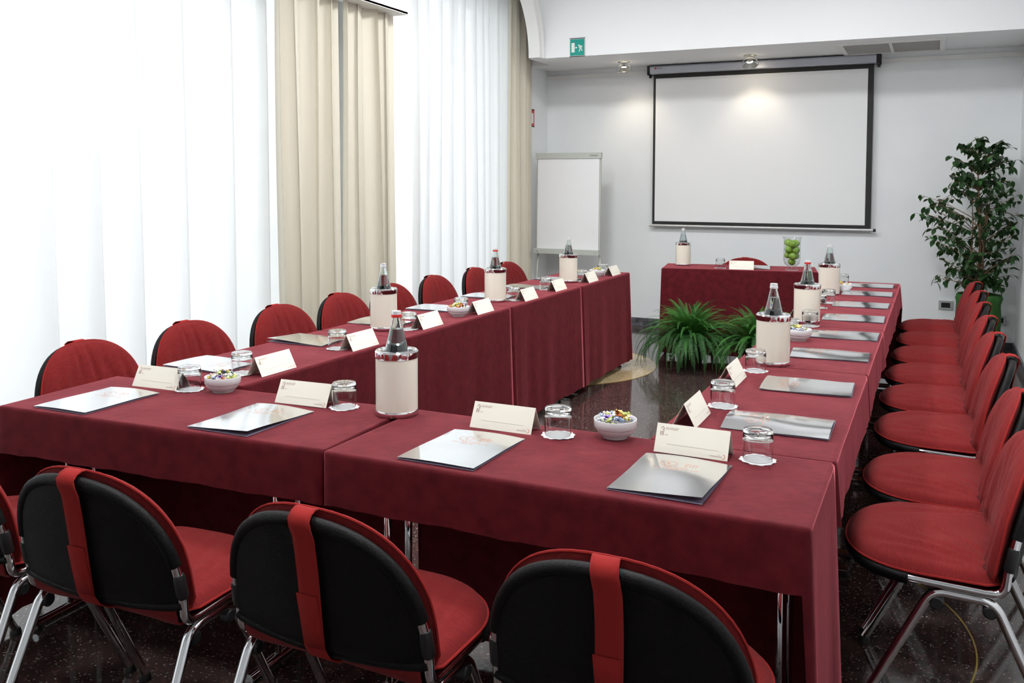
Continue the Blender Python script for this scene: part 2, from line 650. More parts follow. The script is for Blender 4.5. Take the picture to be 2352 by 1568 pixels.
def tablecloth(L, Wd, drops, loc, rz, label, group, seed, flare=(1, 1, 1, 1)):
    """drops/flare = front (y=0), right (x=L), back (y=W), left (x=0)"""
    rnd = random.Random(seed)

    def ticks(n, l):
        return [0, .006] + [l * k / n for k in range(1, n)] + [l - .006, l]
    xs, ys = ticks(int(L / .032), L), ticks(int(Wd / .035), Wd)
    nx, ny = len(xs), len(ys)
    ph = [rnd.uniform(0, 6.28) for _ in range(8)]
    mb = MB()
    for y in ys:
        for x in xs:
            e = min(x, L - x, y, Wd - y)
            w = .0009 * (math.sin(9 * x + 5 * y + ph[0]) + math.sin(23 * x - 11 * y + ph[1]) + .7 * math.sin(31 * y + 6 * x + ph[2]))
            mb.v.append((x, y, ZT + .0018 + (w if e > .01 else 0)))
    for j in range(ny - 1):
        for i in range(nx - 1):
            a = j * nx + i
            mb.f.append((a, a + 1, a + nx + 1, a + nx))
    loop = [(i, 0) for i in range(nx)] + [(nx - 1, j) for j in range(1, ny)] + [(i, ny - 1) for i in range(nx - 2, -1, -1)] + [(0, j) for j in range(ny - 2, 0, -1)]
    cols, NR = [], 13
    s = 0
    prev = None
    for (i, j) in loop:
        x, y = xs[i], ys[j]
        nxv = (1 if i == nx - 1 else (-1 if i == 0 else 0))
        nyv = (1 if j == ny - 1 else (-1 if j == 0 else 0))
        sides = []
        if nyv == -1: sides.append(0)
        if nxv == 1: sides.append(1)
        if nyv == 1: sides.append(2)
        if nxv == -1: sides.append(3)
        d = max(drops[k] for k in sides)
        fl = max(flare[k] for k in sides)
        if min(flare[k] for k in sides) < .55:
            fl = min(flare[k] for k in sides)
        if prev:
            s += math.hypot(x - prev[0], y - prev[1])
        prev = (x, y)
        col = []
        corner = len(sides) == 2
        dist = min(math.hypot(x - cx, y - cy) for cx in (0, L) for cy in (0, Wd))
        wave = (.5 * math.sin(2 * PI * s / .47 + ph[3]) + .45 * math.sin(2 * PI * s / .21 + ph[4] + 1.5 * math.sin(3 * s)) * (.35 + .65 * math.sin(1.9 * s + ph[1]) ** 2)
                + (.9 * math.sin(2 * PI * s / .065 + ph[5]) + .7) * math.exp(-abs(dist - .09) / .06))
        for k in range(1, NR + 1):
            if k == 1: o, dz = .0035, .001
            elif k == 2: o, dz = .0075, .0045
            elif k == 3: o, dz = .009, .011
            else:
                f = ((k - 3) / (NR - 3))
                dz = .011 + (d - .011) * f
                g = dz / .7
                o = .009 + fl * (.006 * wave * g ** .8 * (1 if d > .3 else .9) + .012 * g + .016 * g * math.exp(-dist / .06))
                dz += (.004 * math.sin(2 * PI * s / .31 + ph[6]) + .003 * math.sin(2 * PI * s / .11 + ph[7])) * f * (1 if d > .3 else .45)
            if fl < .55:
                o = o * .35
            kk = .75 if corner else 1
            col.append((x + nxv * o * kk, y + nyv * o * kk, ZT + .0018 - dz))
        cols.append(col)
    base = len(mb.v)
    n = len(loop)
    for c in cols:
        mb.v += c
    for a in range(n):
        b = (a + 1) % n
        ia, ib = loop[a][1] * nx + loop[a][0], loop[b][1] * nx + loop[b][0]
        A, B = base + a * NR, base + b * NR
        mb.f.append((ia, A, B, ib))
        for k in range(NR - 1):
            mb.f.append((A + k, A + k + 1, B + k + 1, B + k))
    o = obj('tablecloth', mb, M['velvet'], loc=loc, rot=(0, 0, rz), angle=None)
    return tag(o, label, 'tablecloth', group)


GT, GC = 'folding tables of the meeting set-up', 'burgundy tablecloths'
TABLES = [
    # L, W, x, y, rz, drops(front,right,back,left), label cloth, label table
    (1.238, .475, -2.492, -.052, R(2.9), (.15, .15, .70, .71), 'burgundy velvet cloth on the near left table, cooler at its right end', 'folding table with chrome legs under the near left cloth'),
    (1.244, .485, -1.246, .0, 0, (.145, .735, .70, .15), 'burgundy velvet cloth on the near right table, its side falling to the floor', 'folding table with chrome legs under the near right cloth'),
]
ORD = ['nearest', 'second', 'third', 'fourth', 'fifth', 'sixth', 'seventh', 'farthest']
for i, (L, Wd, x, y, rz, dr, lc, lt) in enumerate(TABLES):
    folding_table(L, Wd, (x, y, 0), rz, lt, GT, .075 if i else .30)
    tablecloth(L, Wd, dr, (x, y, 0), rz, lc, GC, 40 + i, flare=(1, 1.3, .4, .45) if i else (1, .45, .4, .6))
# rows along y: local x runs along world y (rotation +90): local y -> world -x
o4 = ['nearest', 'second', 'third', 'farthest']
for i, (a, b) in enumerate([(.492, 1.655), (1.662, 2.775), (2.782, 3.925), (3.935, 5.036)]):
    L = b - a
    nm = o4[i] + ' table of the right row'
    folding_table(L, .485, (0, a, 0), R(90), 'folding table hidden under the ' + o4[i] + ' cloth of the right row', GT)
    # front(y=0) = world x=0 outer side, right(x=L) = far end, back = inner side, left = near end
    tablecloth(L, .485, (.17, .17 if i < 3 else .70, .70, .15), (0, a, 0), R(90), 'burgundy velvet cloth on the ' + nm, GC, 50 + i, flare=(2.2, .4, .8, .4))
for i, (a, b) in enumerate([(.50, 1.585), (1.592, 2.722), (2.729, 3.862), (3.869, 4.945)]):
    L = b - a
    nm = o4[i] + ' table of the window row'
    folding_table(L, .485, (-1.99, a, 0), R(90), 'folding table hidden under the ' + o4[i] + ' cloth of the window row', GT)
    tablecloth(L, .485, (.70, .15 if i < 3 else .70, .2, .15), (-1.99, a, 0), R(90), 'burgundy velvet cloth on the ' + nm, GC, 60 + i, flare=(1.1, .4 if i < 3 else .8, .8, .4))
BT = (-1.85, 5.43, R(9.5))
folding_table(1.24, .47, (BT[0], BT[1], 0), BT[2], 'folding table hidden under the cloth behind the ferns', GT)
tablecloth(1.24, .47, (.72, .72, .2, .72), (BT[0], BT[1], 0), BT[2], 'burgundy velvet cloth on the head table behind the ferns', GC, 70, flare=(.5, .6, .5, .6))


# ------------------------------------------------------------------ chairs
def sgnpow(v, p):
    return math.copysign(abs(v) ** p, v)


SX = .252
RC = Vector((0, -.18, .984)).normalized()      # back direction
RN = Vector((0, -.984, -.18)).normalized()     # rearward normal
B0 = Vector((0, -.170, .462))


def seat_arch(n=28, sx=SX, tip=.215, y0=.02, p=2 / 2.35):
    return [(sx * sgnpow(math.cos(PI * k / n), p), y0 + (tip - y0) * abs(math.sin(PI * k / n)) ** p) for k in range(n + 1)]


def back_pt(x, t, off=0.0, curve=.038, sx=SX):
    p = B0 + RC * t + RN * (off + curve * max(0, 1 - (x / sx) ** 2) * min(1, t / .05 + .3))
    return Vector((x, p.y, p.z))


def back_arch(n=28, sx=SX, top=.325, t0=.05, p=2 / 2.35):
    return [(sx * sgnpow(math.cos(PI * k / n), p), t0 + (top - t0) * abs(math.sin(PI * k / n)) ** p) for k in range(n + 1)]


def polar_cushion(outline, fz, rings=9):
    """outline: closed list of 2D points; fz(x,y,s,side)->3D point"""
    cx = sum(p[0] for p in outline) / len(outline)
    cy = sum(p[1] for p in outline) / len(outline)
    mb = MB()
    for side in (1, -1):
        rows = []
        for i in range(1, rings + 1):
            s = (i / rings) ** .8
            rows.append([fz(cx + (x - cx) * s, cy + (y - cy) * s, s, side) for x, y in outline])
        b = len(mb.v)
        mb.grid(rows, wrap=True, flip=(side < 0))
        n = len(outline)
        c = len(mb.v)
        mb.v.append(tuple(fz(cx, cy, 0, side)))
        for k in range(n):
            q = (c, b + k, b + (k + 1) % n)
            mb.f.append(q[::-1] if side > 0 else q)
    return mb


def densify(pts, step):
    out = []
    n = len(pts)
    for i in range(n):
        a, b = pts[i], pts[(i + 1) % n]
        l = math.hypot(b[0] - a[0], b[1] - a[1])
        m = max(1, int(round(l / step)))
        for k in range(m):
            out.append((a[0] + (b[0] - a[0]) * k / m, a[1] + (b[1] - a[1]) * k / m))
    return out


def build_chair():
    t = thing('conference_chair', '', 'chair', (0, 0, 0), 0, 'red cushioned conference chairs')
    # continuous chrome loop
    sa, ba = seat_arch(), back_arch()
    path = [Vector((x, y,   .445 + .004 * (y - .02))) for x, y in sa]
    def bend(s):
        pts = [Vector((s * SX, -.05, .443)), Vector((s * SX, -.13, .441))]
        a, c, b = Vector((s * SX, -.14, .441)), Vector((s * SX, -.176, .438)), back_pt(s * SX, .025)
        for k in range(1, 8):
            q = k / 8
            pts.append(a * (1 - q) ** 2 + c * 2 * q * (1 - q) + b * q * q)
        pts.append(back_pt(s * SX, .04))
        return pts
    loop = path + bend(-1) + [back_pt(x, tt) for x, tt in ba[::-1]] + bend(1)[::-1] + path[:2]
    obj('frame', MB().tube(loop, .0115, 12, caps=False), M['chrome'], t)
    # black mesh back and its padded rim
    ol = [(SX, .048)] + ba[1:-1] + [(-SX, .048)] + [(-SX * math.cos(PI * k / 10), .03 - .012 * math.sin(PI * k / 10)) for k in range(0, 11)]
    ol = densify(ol, .03)
    mb = polar_cushion(ol, lambda x, y, s, sd: back_pt(x, y, .006 + sd * .003), 6)
    bm = obj('back_mesh', mb, M['mesh'], t, angle=60)
    arch = [back_pt(x, tt) for x, tt in ba if tt > .125]
    obj('back_rim', MB().tube(arch, .0150, 12), M['mesh'], bm)
    low = [back_pt(SX * math.cos(PI * k / 16), .028 - .012 * math.sin(PI * k / 16), .006) for k in range(17)]
    obj('lower_rim', MB().tube(low, .0105, 10), M['mesh'], bm)
    # black mesh seat and rim
    so = densify(sa + [(-SX, -.15), (SX, -.15)], .035)
    mb = polar_cushion(so, lambda x, y, s, sd: Vector((x, y, .440 + sd * .004 - .008 * (1 - s * s))), 5)
    smesh = obj('seat_mesh', mb, M['mesh'], t, angle=60)
    obj('seat_rim', MB().tube([Vector((x, y, .444)) for x, y in sa if y > .022], .017, 12), M['mesh'], smesh)
    # seat cushion
    g = 1.03
    so2 = seat_arch(30, SX * g, .228, .0) + [(-SX * g, -.13), (-SX * .94, -.160), (SX * .94, -.160), (SX * g, -.13)]
    so2 = densify(so2, .012)

    def creases(x, y, lines, wd):
        h = 0
        for x0, y0, x1, y1, dep in lines:
            dx, dy = x1 - x0, y1 - y0
            q = max(0, min(1, ((x - x0) * dx + (y - y0) * dy) / (dx * dx + dy * dy)))
            d = math.hypot(x - x0 - dx * q, y - y0 - dy * q)
            w = wd * (.8 + .9 * q)
            h += dep * (-math.exp(-(d / w) ** 2) + .55 * math.exp(-((d - 2 * w) / (1.3 * w)) ** 2)) * (1 - q * .85)
        return h
    SL = [(-.225, -.15, -.20, .10, .006), (-.215, -.155, -.13, .17, .007), (-.20, -.155, -.06, .14, .005), (-.15, -.16, .0, .02, .003),
          (.225, -.15, .205, .08, .006), (.215, -.155, .15, .15, .006), (.19, -.155, .08, .12, .004)]

    def fs(x, y, s, sd):
        e = max(0.0, 1 - s ** 3.6) ** .5
        wr = 0
        if sd > 0:
            wr = (2.0 * creases(x, y, SL, .0085) + .0022 * math.sin(24 * y + 31 * x)) * max(0, 1 - s ** 6)
        return Vector((x, y, .463 + (.041 * e if sd > 0 else -.012 * e) + wr))
    c = obj('seat_cushion', polar_cushion(so2, fs, 18), M['red'], t, angle=None)
    obj('piping', MB().tube([Vector((x, y, .463)) for x, y in so2] + [Vector((so2[0][0], so2[0][1], .463))], .0032, 6, caps=False), M['strap'], c)
    # back cushion, on the sitter's side of the mesh
    bo = back_arch(30, SX * 1.035, .343, .06) + [(-SX * 1.035, .03), (-SX * .98, .004), (SX * .98, .004), (SX * 1.035, .03)]
    bo = densify(bo, .012)

    BL = [(-.225, .01, -.215, .20, .007), (-.20, .008, -.15, .27, .009), (-.15, .005, -.07, .24, .006), (.225, .01, .215, .18, .007), (.20, .008, .155, .27, .009), (.15, .005, .09, .22, .005),
          (.0, .335, -.02, .12, .004), (.06, .33, .05, .16, .004), (-.07, .325, -.06, .15, .004)]

    def fb(x, y, s, sd):
        e = max(0.0, 1 - s ** 3.6) ** .5
        wr = 0
        if sd > 0:
            wr = (1.9 * creases(x, y, BL, .0085) + .0018 * math.sin(26 * x + 17 * y)) * max(0, 1 - s ** 6)
        return back_pt(x, y, -.028 - (.042 * e + wr if sd > 0 else -.012 * e))
    c = obj('back_cushion', polar_cushion(bo, lambda x, y, s, sd: fb(x, y, s, sd), 18), M['red'], t, angle=None)
    obj('piping', MB().tube([back_pt(x, y, -.028) for x, y in bo] + [back_pt(bo[0][0], bo[0][1], -.028)], .0032, 6, caps=False), M['strap'], c)
    # strap over the back
    hw = .027
    ctr = [(.340, -.030), (.348, -.012), (.348, .006), (.341, .020), (.325, .022)] + [(.30 - .037 * k, .017) for k in range(8)] + [(.010, .024), (-.012, .018), (-.022, -.004), (-.020, -.03)]
    mb = MB()
    rows = []
    for q, (tt, of) in enumerate(ctr):
        lean = .010 * math.sin(q * .35) + .0012 * q
        rows.append([back_pt(x + lean, tt, of + .001) for x in (-hw, -hw * .5, 0, hw * .5, hw)])
    mb.grid(rows)
    st = obj('strap', mb, M['strap'], t, angle=None)
    sm = st.modifiers.new('thickness', 'SOLIDIFY')
    sm.thickness = .003
    mb = MB()
    mb.grid([[back_pt(x + .006 + .02 * (.22 - tt), tt, .0225) for x in (-.026, 0, .026)] for tt in (.17, .13, .09, .045)])
    fl = obj('strap_flap', mb, M['strap'], st, angle=None)
    sm = fl.modifiers.new('thickness', 'SOLIDIFY')
    sm.thickness = .003
    # rear flap of the cushion cover below the mesh
    mb = MB()
    rws = []
    for k in range(25):
        x = SX * .93 * math.cos(PI * k / 24)
        d = .016 + .022 * math.sin(PI * k / 24)
        rws.append([back_pt(x, .024, -.006), back_pt(x, .008, .006), back_pt(x, -.008 - d * .6, .008), back_pt(x, -.012 - d, .0), back_pt(x, -.010 - d, -.03)])
    mb.grid(rws)
    fl = obj('cover_flap', mb, M['red'], t, angle=None)
    sm = fl.modifiers.new('thickness', 'SOLIDIFY')
    sm.thickness = .003
    # side grips
    for s in (-1, 1):
        gp = MB().tube([back_pt(s * (SX + .001), .044), back_pt(s * (SX + .001), .051), back_pt(s * (SX - .0005), .098), back_pt(s * (SX - .0005), .105)], .016, 10, radii=[.012, .0145, .0145, .012])
        obj('grip', gp, M['rubber'], t)
    # leg frames
    for s in (-1, 1):
        xt, xf = s * .246, s * .258
        def seg(a, b, c, r):
            a, b, c = Vector(a), Vector(b), Vector(c)
            d1, d2 = (a - b).normalized(), (c - b).normalized()
            p0, p1 = b + d1 * r, b + d2 * r
            return [p0 * (1 - q) ** 2 + b * 2 * q * (1 - q) + p1 * q * q for q in [k / 7 for k in range(8)]]
        f0, f1, f2, f3 = (xf, .195, .012), (xt, -.005, .421), (xt, -.150, .417), (xf, -.335, .012)
        pth = [Vector(f0)] + seg(f0, f1, f2, .035) + seg(f1, f2, f3, .035) + [Vector(f3)]
        lg = obj('leg_frame', MB().tube(pth, .0125, 12), M['chrome'], t)
        for f in (f0, f3):
            obj('foot_cap', MB().lathe([(.001, 0), (.018, 0), (.018, .008), (.0145, .02), (.001, .024)], 14, (f[0], f[1], 0)), M['rubber'], lg)
        for y in (-.018, -.140):
            mb = MB()
            mb.tube([(xt - s * .016, y, .392), (xt - s * .012, y, .392), (xt + s * .008, y, .392), (xt + s * .012, y, .392)], .017, 14, radii=[.013, .0175, .0175, .013])
            obj('bumper', mb, M['rubber'], t)
    for y in (-.02, -.105):
        obj('crossbar', MB().tube([(-.246, y, .418), (.246, y, .418)], .0105, 10), M['chrome'], t)
    return t


chair0 = build_chair()
first = [True]


def place_chair(loc, rz, label):
    if first[0]:
        first[0] = False
        chair0.location = loc
        chair0.rotation_euler = (0, 0, rz)
        chair0['label'] = label
        return chair0
    return dup(chair0, label, loc, rz)


for x, y, rz, lb in [(-.30, -.18, 0, 'red cushioned chair cut off at the bottom centre, black back to the camera'),
                     (-.94, -.215, R(-1), 'red cushioned chair with black back at the joint of the two near tables'),
                     (-1.60, -.25, R(2), 'red cushioned chair with black back near the lower left corner'),
                     (-2.20, -.245, R(0), 'red cushioned chair cut off by the left edge, next to the near left table')]:
    place_chair((x, y, 0), rz, lb)
RY = [.83, 1.40, 2.06, 2.63, 3.20, 3.78, 4.37, 4.94]
LY = [.705, 1.295, 1.94, 2.51, 3.08, 3.67, 4.32, 4.89]
for i, y in enumerate(RY):
    lb = 'red cushioned chair facing the right table row, ' + ORD[i] + (' to the camera' if i == 0 else ' from the camera')
    place_chair((.245 + random.uniform(-.012, .012), y, 0), R(90 + random.uniform(-1.5, 1.5)), lb)
for i, y in enumerate(LY):
    lb = 'red cushioned chair along the window side, ' + ORD[i] + (' to the camera' if i == 0 else ' from the camera')
    place_chair((-2.81 + random.uniform(-.015, .015), y, 0), R(-90 + random.uniform(-1.5, 1.5)), lb)
place_chair((-1.27, 5.99, 0), R(180 + 9), 'red cushioned chair behind the head table, only its top showing')


# ------------------------------------------------------------------ table settings
def text_mesh(body, size, x, y, align='LEFT'):
    cu = bpy.data.curves.new('lettering', 'FONT')
    cu.body = body
    cu.size = size
    cu.align_x = align
    cu.resolution_u = 2
    ob = bpy.data.objects.new('lettering', cu)
    COL.objects.link(ob)
    dg = bpy.context.evaluated_depsgraph_get()
    me = bpy.data.meshes.new_from_object(ob.evaluated_get(dg))
    vs = [(v.co.x + x, v.co.y + y, v.co.z) for v in me.vertices]
    fs = [tuple(p.vertices) for p in me.polygons]
    bpy.data.objects.remove(ob)
    bpy.data.curves.remove(cu)
    bpy.data.meshes.remove(me)
    return vs, fs


def stroke(mb, pts, w):
    for (a, b) in zip(pts[:-1], pts[1:]):
        dx, dy = b[0] - a[0], b[1] - a[1]
        l = math.hypot(dx, dy) or 1
        nx_, ny_ = -dy / l * w / 2, dx / l * w / 2
        mb.add([(a[0] - nx_, a[1] - ny_, 0), (b[0] - nx_, b[1] - ny_, 0), (b[0] + nx_, b[1] + ny_, 0), (a[0] + nx_, a[1] + ny_, 0)], [(0, 1, 2, 3)])
    return mb


def small_print(mb, x, y, h, words, seed=1, w=.25):
    """lines of print too fine to read in the photograph: letter-high ticks and bars, word by word"""
    rnd = random.Random(seed)
    for n in words:
        for k in range(n):
            q = rnd.choice((0, 1, 2))
            stroke(mb, [(x, y), (x, y + h)], h * w)
            if q:
                stroke(mb, [(x, y + (h * .88 if q == 1 else h * .1)), (x + h * .5, y + (h * .88 if q == 1 else h * .1))], h * w * .8)
            x += h * .85
        x += h * .7
    return x


# tent card: length along x, faces tilt towards -y and +y
CL, CHH, CB = .198, .070, .036
_sl = math.hypot(CHH, CB)
_th = math.atan2(CHH, CB)
_cm = MB()
_tk = .0007
_prof = [(-CB, 0), (0, CHH), (CB, 0), (CB - _tk * 2, 0), (0, CHH - _tk * 2.6), (-CB + _tk * 2, 0)]
for xx in (-CL / 2, CL / 2):
    _cm.v += [(xx, y, z) for y, z in _prof]
for k in range(6):
    k2 = (k + 1) % 6
    _cm.f.append((k, k + 6, k2 + 6, k2))
_cm.f += [(0, 1, 4, 5), (1, 2, 3, 4), (6, 11, 10, 7), (7, 10, 9, 8)]
card_me = _cm.mesh('card_sheet', M['card'], False)
pr = MB()
stroke(pr, [(-.087, .064), (-.082, .0705), (-.077, .064), (-.082, .062), (-.077, .058)], .0011)
stroke(pr, [(-.087, .058), (-.087, .046)], .0011)
stroke(pr, [(-.0795, .058), (-.0795, .046)], .0011)
stroke(pr, [(-.085, .046), (-.085, .056), (-.0815, .056), (-.0815, .046)], .0008)
small_print(pr, -.073, .0665, .0023, [5, 5, 7], 3)
small_print(pr, -.073, .0630, .0023, [5, 11], 4)
small_print(pr, -.075, .0475, .0020, [6], 5)
pr.add(*text_mesh('WORLDHOTELS', .0044, .084, .0075, 'RIGHT'))
small_print(pr, .070, .0128, .0014, [8], 6)
print_me = pr.mesh('print', M['ink'], False)
ln = stroke(MB(), [(-.066, .0245), (.072, .0235)], .0006)
line_me = ln.mesh('name_line', M['inkline'], False)
lg_ = stroke(MB(), [(.087 + .0045 * math.cos(a), .0095 + .0055 * math.sin(a)) for a in [R(-130 + 20 * k) for k in range(13)]], .0014)
logo_me = lg_.mesh('logo', M['orange'], False)
GK = 'cream tent name cards'
card0 = [None]


def place_card(x, y, rz, label):
    if card0[0] is None:
        t = thing('name_card', label, 'name card', (x, y, ZT + .0035), rz, GK)
        link('card_sheet', card_me, t)
        for s in (0, PI):
            for nm, me in (('print', print_me), ('name_line', line_me), ('logo', logo_me)):
                o = link(nm, me, t)
                off = .0006
                base = Matrix.Rotation(s, 4, 'Z') @ Matrix.Translation((0, -CB - off, off * .4)) @ Matrix.Rotation(_th, 4, 'X')
                o.matrix_local = base
        card0[0] = t
        return t
    return dup(card0[0], label, (x, y, ZT + .0035), rz)


o8 = ORD
for x, rz, lb in [(-2.235, R(3), 'cream tent name card at the left end of the front tables'),
                  (-1.622, R(3), 'cream tent name card beside the glass left of the front cooler'),
                  (-.905, R(0), 'cream tent name card right of the front cooler'),
                  (-.345, R(-1), 'cream tent name card by the front right corner glass')]:
    place_card(x, .408 if x > -1.2 else .378 + (.02 if x > -2 else -.01), rz, lb)
for i, y in enumerate([.735, 1.295, 1.91, 2.46, 3.075, 3.605, 4.18, 4.705]):
    place_card(-2.048 + .012 * math.sin(i * 2.2), y, R(90), 'cream tent name card on the window row, ' + o8[i] + (' to the camera' if i == 0 else ' from the camera'))
RC_Y = [.74, 1.33, 2.45, 3.02, 3.62, 4.36, 4.80]
for i, y in enumerate(RC_Y):
    place_card(-.432, y, R(-90), 'cream tent name card on the right row, ' + (ORD[i] if i < 6 else 'farthest') + (' to the camera' if i == 0 else ' from the camera'))
bx = lambda u, v: (BT[0] + u * math.cos(BT[2]) - v * math.sin(BT[2]), BT[1] + u * math.sin(BT[2]) + v * math.cos(BT[2]))
_p = bx(.645, .075)
place_card(_p[0], _p[1], BT[2], 'cream tent name card on the head table')

# tumbler, upside down: thick base on top
gl = [(.0375, .0), (.0385, .0), (.0392, .030), (.0392, .060), (.0388, .074), (.0365, .0795), (.030, .081), (.0005, .081),
      (.0005, .0655), (.030, .0665), (.0355, .061), (.0368, .05), (.0366, .03), (.0362, .0), (.0375, .0)]
glass_me = MB().lathe(gl, 32).mesh('tumbler', M['glass'], True, 50)
do = MB()
rows = []
for rr_, z in ((.001, .0016), (.036, .0016), (.0, 0)):
    row = []
    for k in range(72):
        a = 2 * PI * k / 72
        r2 = rr_ if rr_ else .047 + .0022 * math.cos(a * 12)
        row.append((r2 * math.cos(a), r2 * math.sin(a), z if rr_ else .0016 + .001 * math.sin(a * 3)))
    rows.append(row)
do.grid(rows, wrap=True)
do.grid([[(x, y, z - .0012) for x, y, z in r] for r in rows], wrap=True, flip=True)
doily_me = do.mesh('paper_doily', M['paper'], True, 50)
GG, GDo = 'upturned water tumblers', 'white paper doilies'


def place_glass(x, y, where):
    o = link('tumbler', glass_me, None, (x, y, ZT + .0055), (0, 0, random.uniform(0, 6)))
    tag(o, 'upturned clear tumbler ' + where, 'glass', GG)
    d = link('paper_doily', doily_me, None, (x, y, ZT + .0032), (0, 0, random.uniform(0, 6)))
    tag(d, 'white paper doily under the tumbler ' + where, 'coaster', GDo)


for x, y, w in [(-2.105, .372, 'beside the candy bowl on the near left table'), (-1.475, .402, 'left of the front cooler'),
                (-.735, .405, 'left of the candy bowl on the near right table'), (-.178, .418, 'at the front right table corner')]:
    place_glass(x, y, w)
for i, (x, y) in enumerate([(-2.125, .655), (-2.105, 1.225), (-2.10, 1.80), (-2.14, 2.41), (-2.10, 3.01), (-2.14, 3.60), (-2.10, 4.18), (-2.13, 4.72)]):
    place_glass(x, y, 'on the window row, ' + o8[i] + (' to the camera' if i == 0 else ' from the camera'))
for i, (x, y) in enumerate([(-.382, .945), (-.385, 1.545), (-.375, 2.42), (-.335, 2.77), (-.37, 3.47), (-.345, 3.73), (-.352, 4.72)]):
    place_glass(x, y, 'on the right row, ' + (ORD[i] if i < 6 else 'farthest') + (' to the camera' if i == 0 else ' from the camera'))
_p = bx(.47, .13)
place_glass(_p[0], _p[1], 'on the head table')

# folders
FW, FD = .228, .302


def folder_mesh(seed, bow, lift, edge):
    rnd = random.Random(seed)
    top, low = MB(), MB()
    nx, ny = 14, 18
    rows = []
    ph = rnd.uniform(0, 3)
    for j in range(ny + 1):
        v = j / ny
        row = []
        for i in range(nx + 1):
            u = i / nx
            z = .0035 + bow * math.sin(PI * u) * (.7 + .3 * v) + lift * u * u * (1 - v) + .0012 * math.sin(5 * v + 4 * u + ph) + edge * max(0, abs(v - .5) * 2 - .8)
            row.append(((u - .5) * FW, (v - .5) * FD, z))
        rows.append(row)
    top.grid(rows)
    top.grid([[(x, y, z - .0008) for x, y, z in r] for r in rows], flip=True)
    low.box((-FW / 2 + .001, -FD / 2 - .002, 0), (FW / 2, FD / 2 - .002, .0012))
    low.box((-FW / 2 + .004, -FD / 2 + .006, .0012), (FW / 2 - .004, FD / 2 - .006, .0026))
    return top.mesh('cover', M['folder'], True, 60), low.mesh('backing', M['folderin'], False), rows


def folder_print(rows):
    # laid on the cover surface, read from the sitter's side
    nx, ny = len(rows[0]) - 1, len(rows) - 1

    def zz(x, y):
        u = min(max((x / FW + .5) * nx, 0), nx - 1e-4)
        v = min(max((y / FD + .5) * ny, 0), ny - 1e-4)
        i, j = int(u), int(v)
        a, b = u - i, v - j
        return ((rows[j][i][2] * (1 - a) + rows[j][i + 1][2] * a) * (1 - b) + (rows[j + 1][i][2] * (1 - a) + rows[j + 1][i + 1][2] * a) * b) + .0004
    mb = MB()
    stroke(mb, [(-.03 + .022 * math.cos(2 * PI * k / 24), .075 + .017 * math.sin(2 * PI * k / 24)) for k in range(25)], .0011)
    mb.add(*text_mesh('S', .018, -.03, .069, 'CENTER'))
    stroke(mb, [(.014, .090), (.014, .062)], .0012)
    small_print(mb, .018, .080, .009, [4], 7, .14)
    small_print(mb, .018, .066, .009, [4], 8, .14)
    small_print(mb, -.032, .047, .0048, [5, 2, 6], 9, .2)
    small_print(mb, -.058, .037, .0048, [5, 7, 9, 5], 10, .2)
    small_print(mb, -.022, .027, .0048, [9], 11, .2)
    mb.v = [(x, y, zz(x, y)) for x, y, z in mb.v]
    return mb.mesh('foil_print', M['orange'], False)


FM = []
for sd, bow, lift, ed in ((1, .003, .004, 0), (2, .006, .012, 0), (3, .012, .0, 0), (4, .004, .0, .01), (5, .009, .003, 0)):
    a, b, rws = folder_mesh(sd, bow, lift, ed)
    FM.append((a, b, folder_print(rws)))
GF = 'silver mirror folders'


def place_folder(x, y, rz, kind, where):
    t = thing('presentation_folder', 'silver mirror-finish folder ' + where, 'folder', (x, y, ZT + .0033), rz, GF)
    a, b, c = FM[kind]
    link('cover', a, t)
    link('backing', b, t)
    link('foil_print', c, t)


for x, y, rz, k, w in [(-2.262, .128, 1, 0, 'at the left end of the near left table'), (-1.638, .160, 0, 1, 'left of the front cooler'),
                       (-.917, .172, -1, 0, 'right of the front cooler'), (-.343, .185, -1, 1, 'at the front right corner')]:
    place_folder(x, y, R(rz), k, w)
for i, (x, y) in enumerate([(-.183, .795), (-.170, 1.355), (-.160, 2.01), (-.153, 2.54), (-.156, 3.125), (-.160, 3.695), (-.165, 4.29), (-.178, 4.785)]):
    place_folder(x, y, R(90 + [1, 2, 2, 0, 1, 0, 1, 0][i]), [2, 3, 2, 4, 0, 0, 0, 4][i], 'on the right row, ' + ORD[i] + (' to the camera' if i == 0 else ' from the camera'))
for i, (x, y) in enumerate([(-2.345, .735), (-2.345, 1.345), (-2.335, 1.94), (-2.335, 2.50), (-2.315, 3.11), (-2.30, 3.68), (-2.30, 4.22), (-2.30, 4.76)]):
    place_folder(x, y, R(-90 + [-2, 0, 1, 2, 0, 1, 0, 0][i]), [0, 1, 3, 0, 0, 4, 0, 0][i], 'on the window row, ' + ORD[i] + (' to the camera' if i == 0 else ' from the camera'))
_p = bx(.76, .26)
place_folder(_p[0], _p[1], BT[2] + PI, 0, 'on the head table behind its name card')

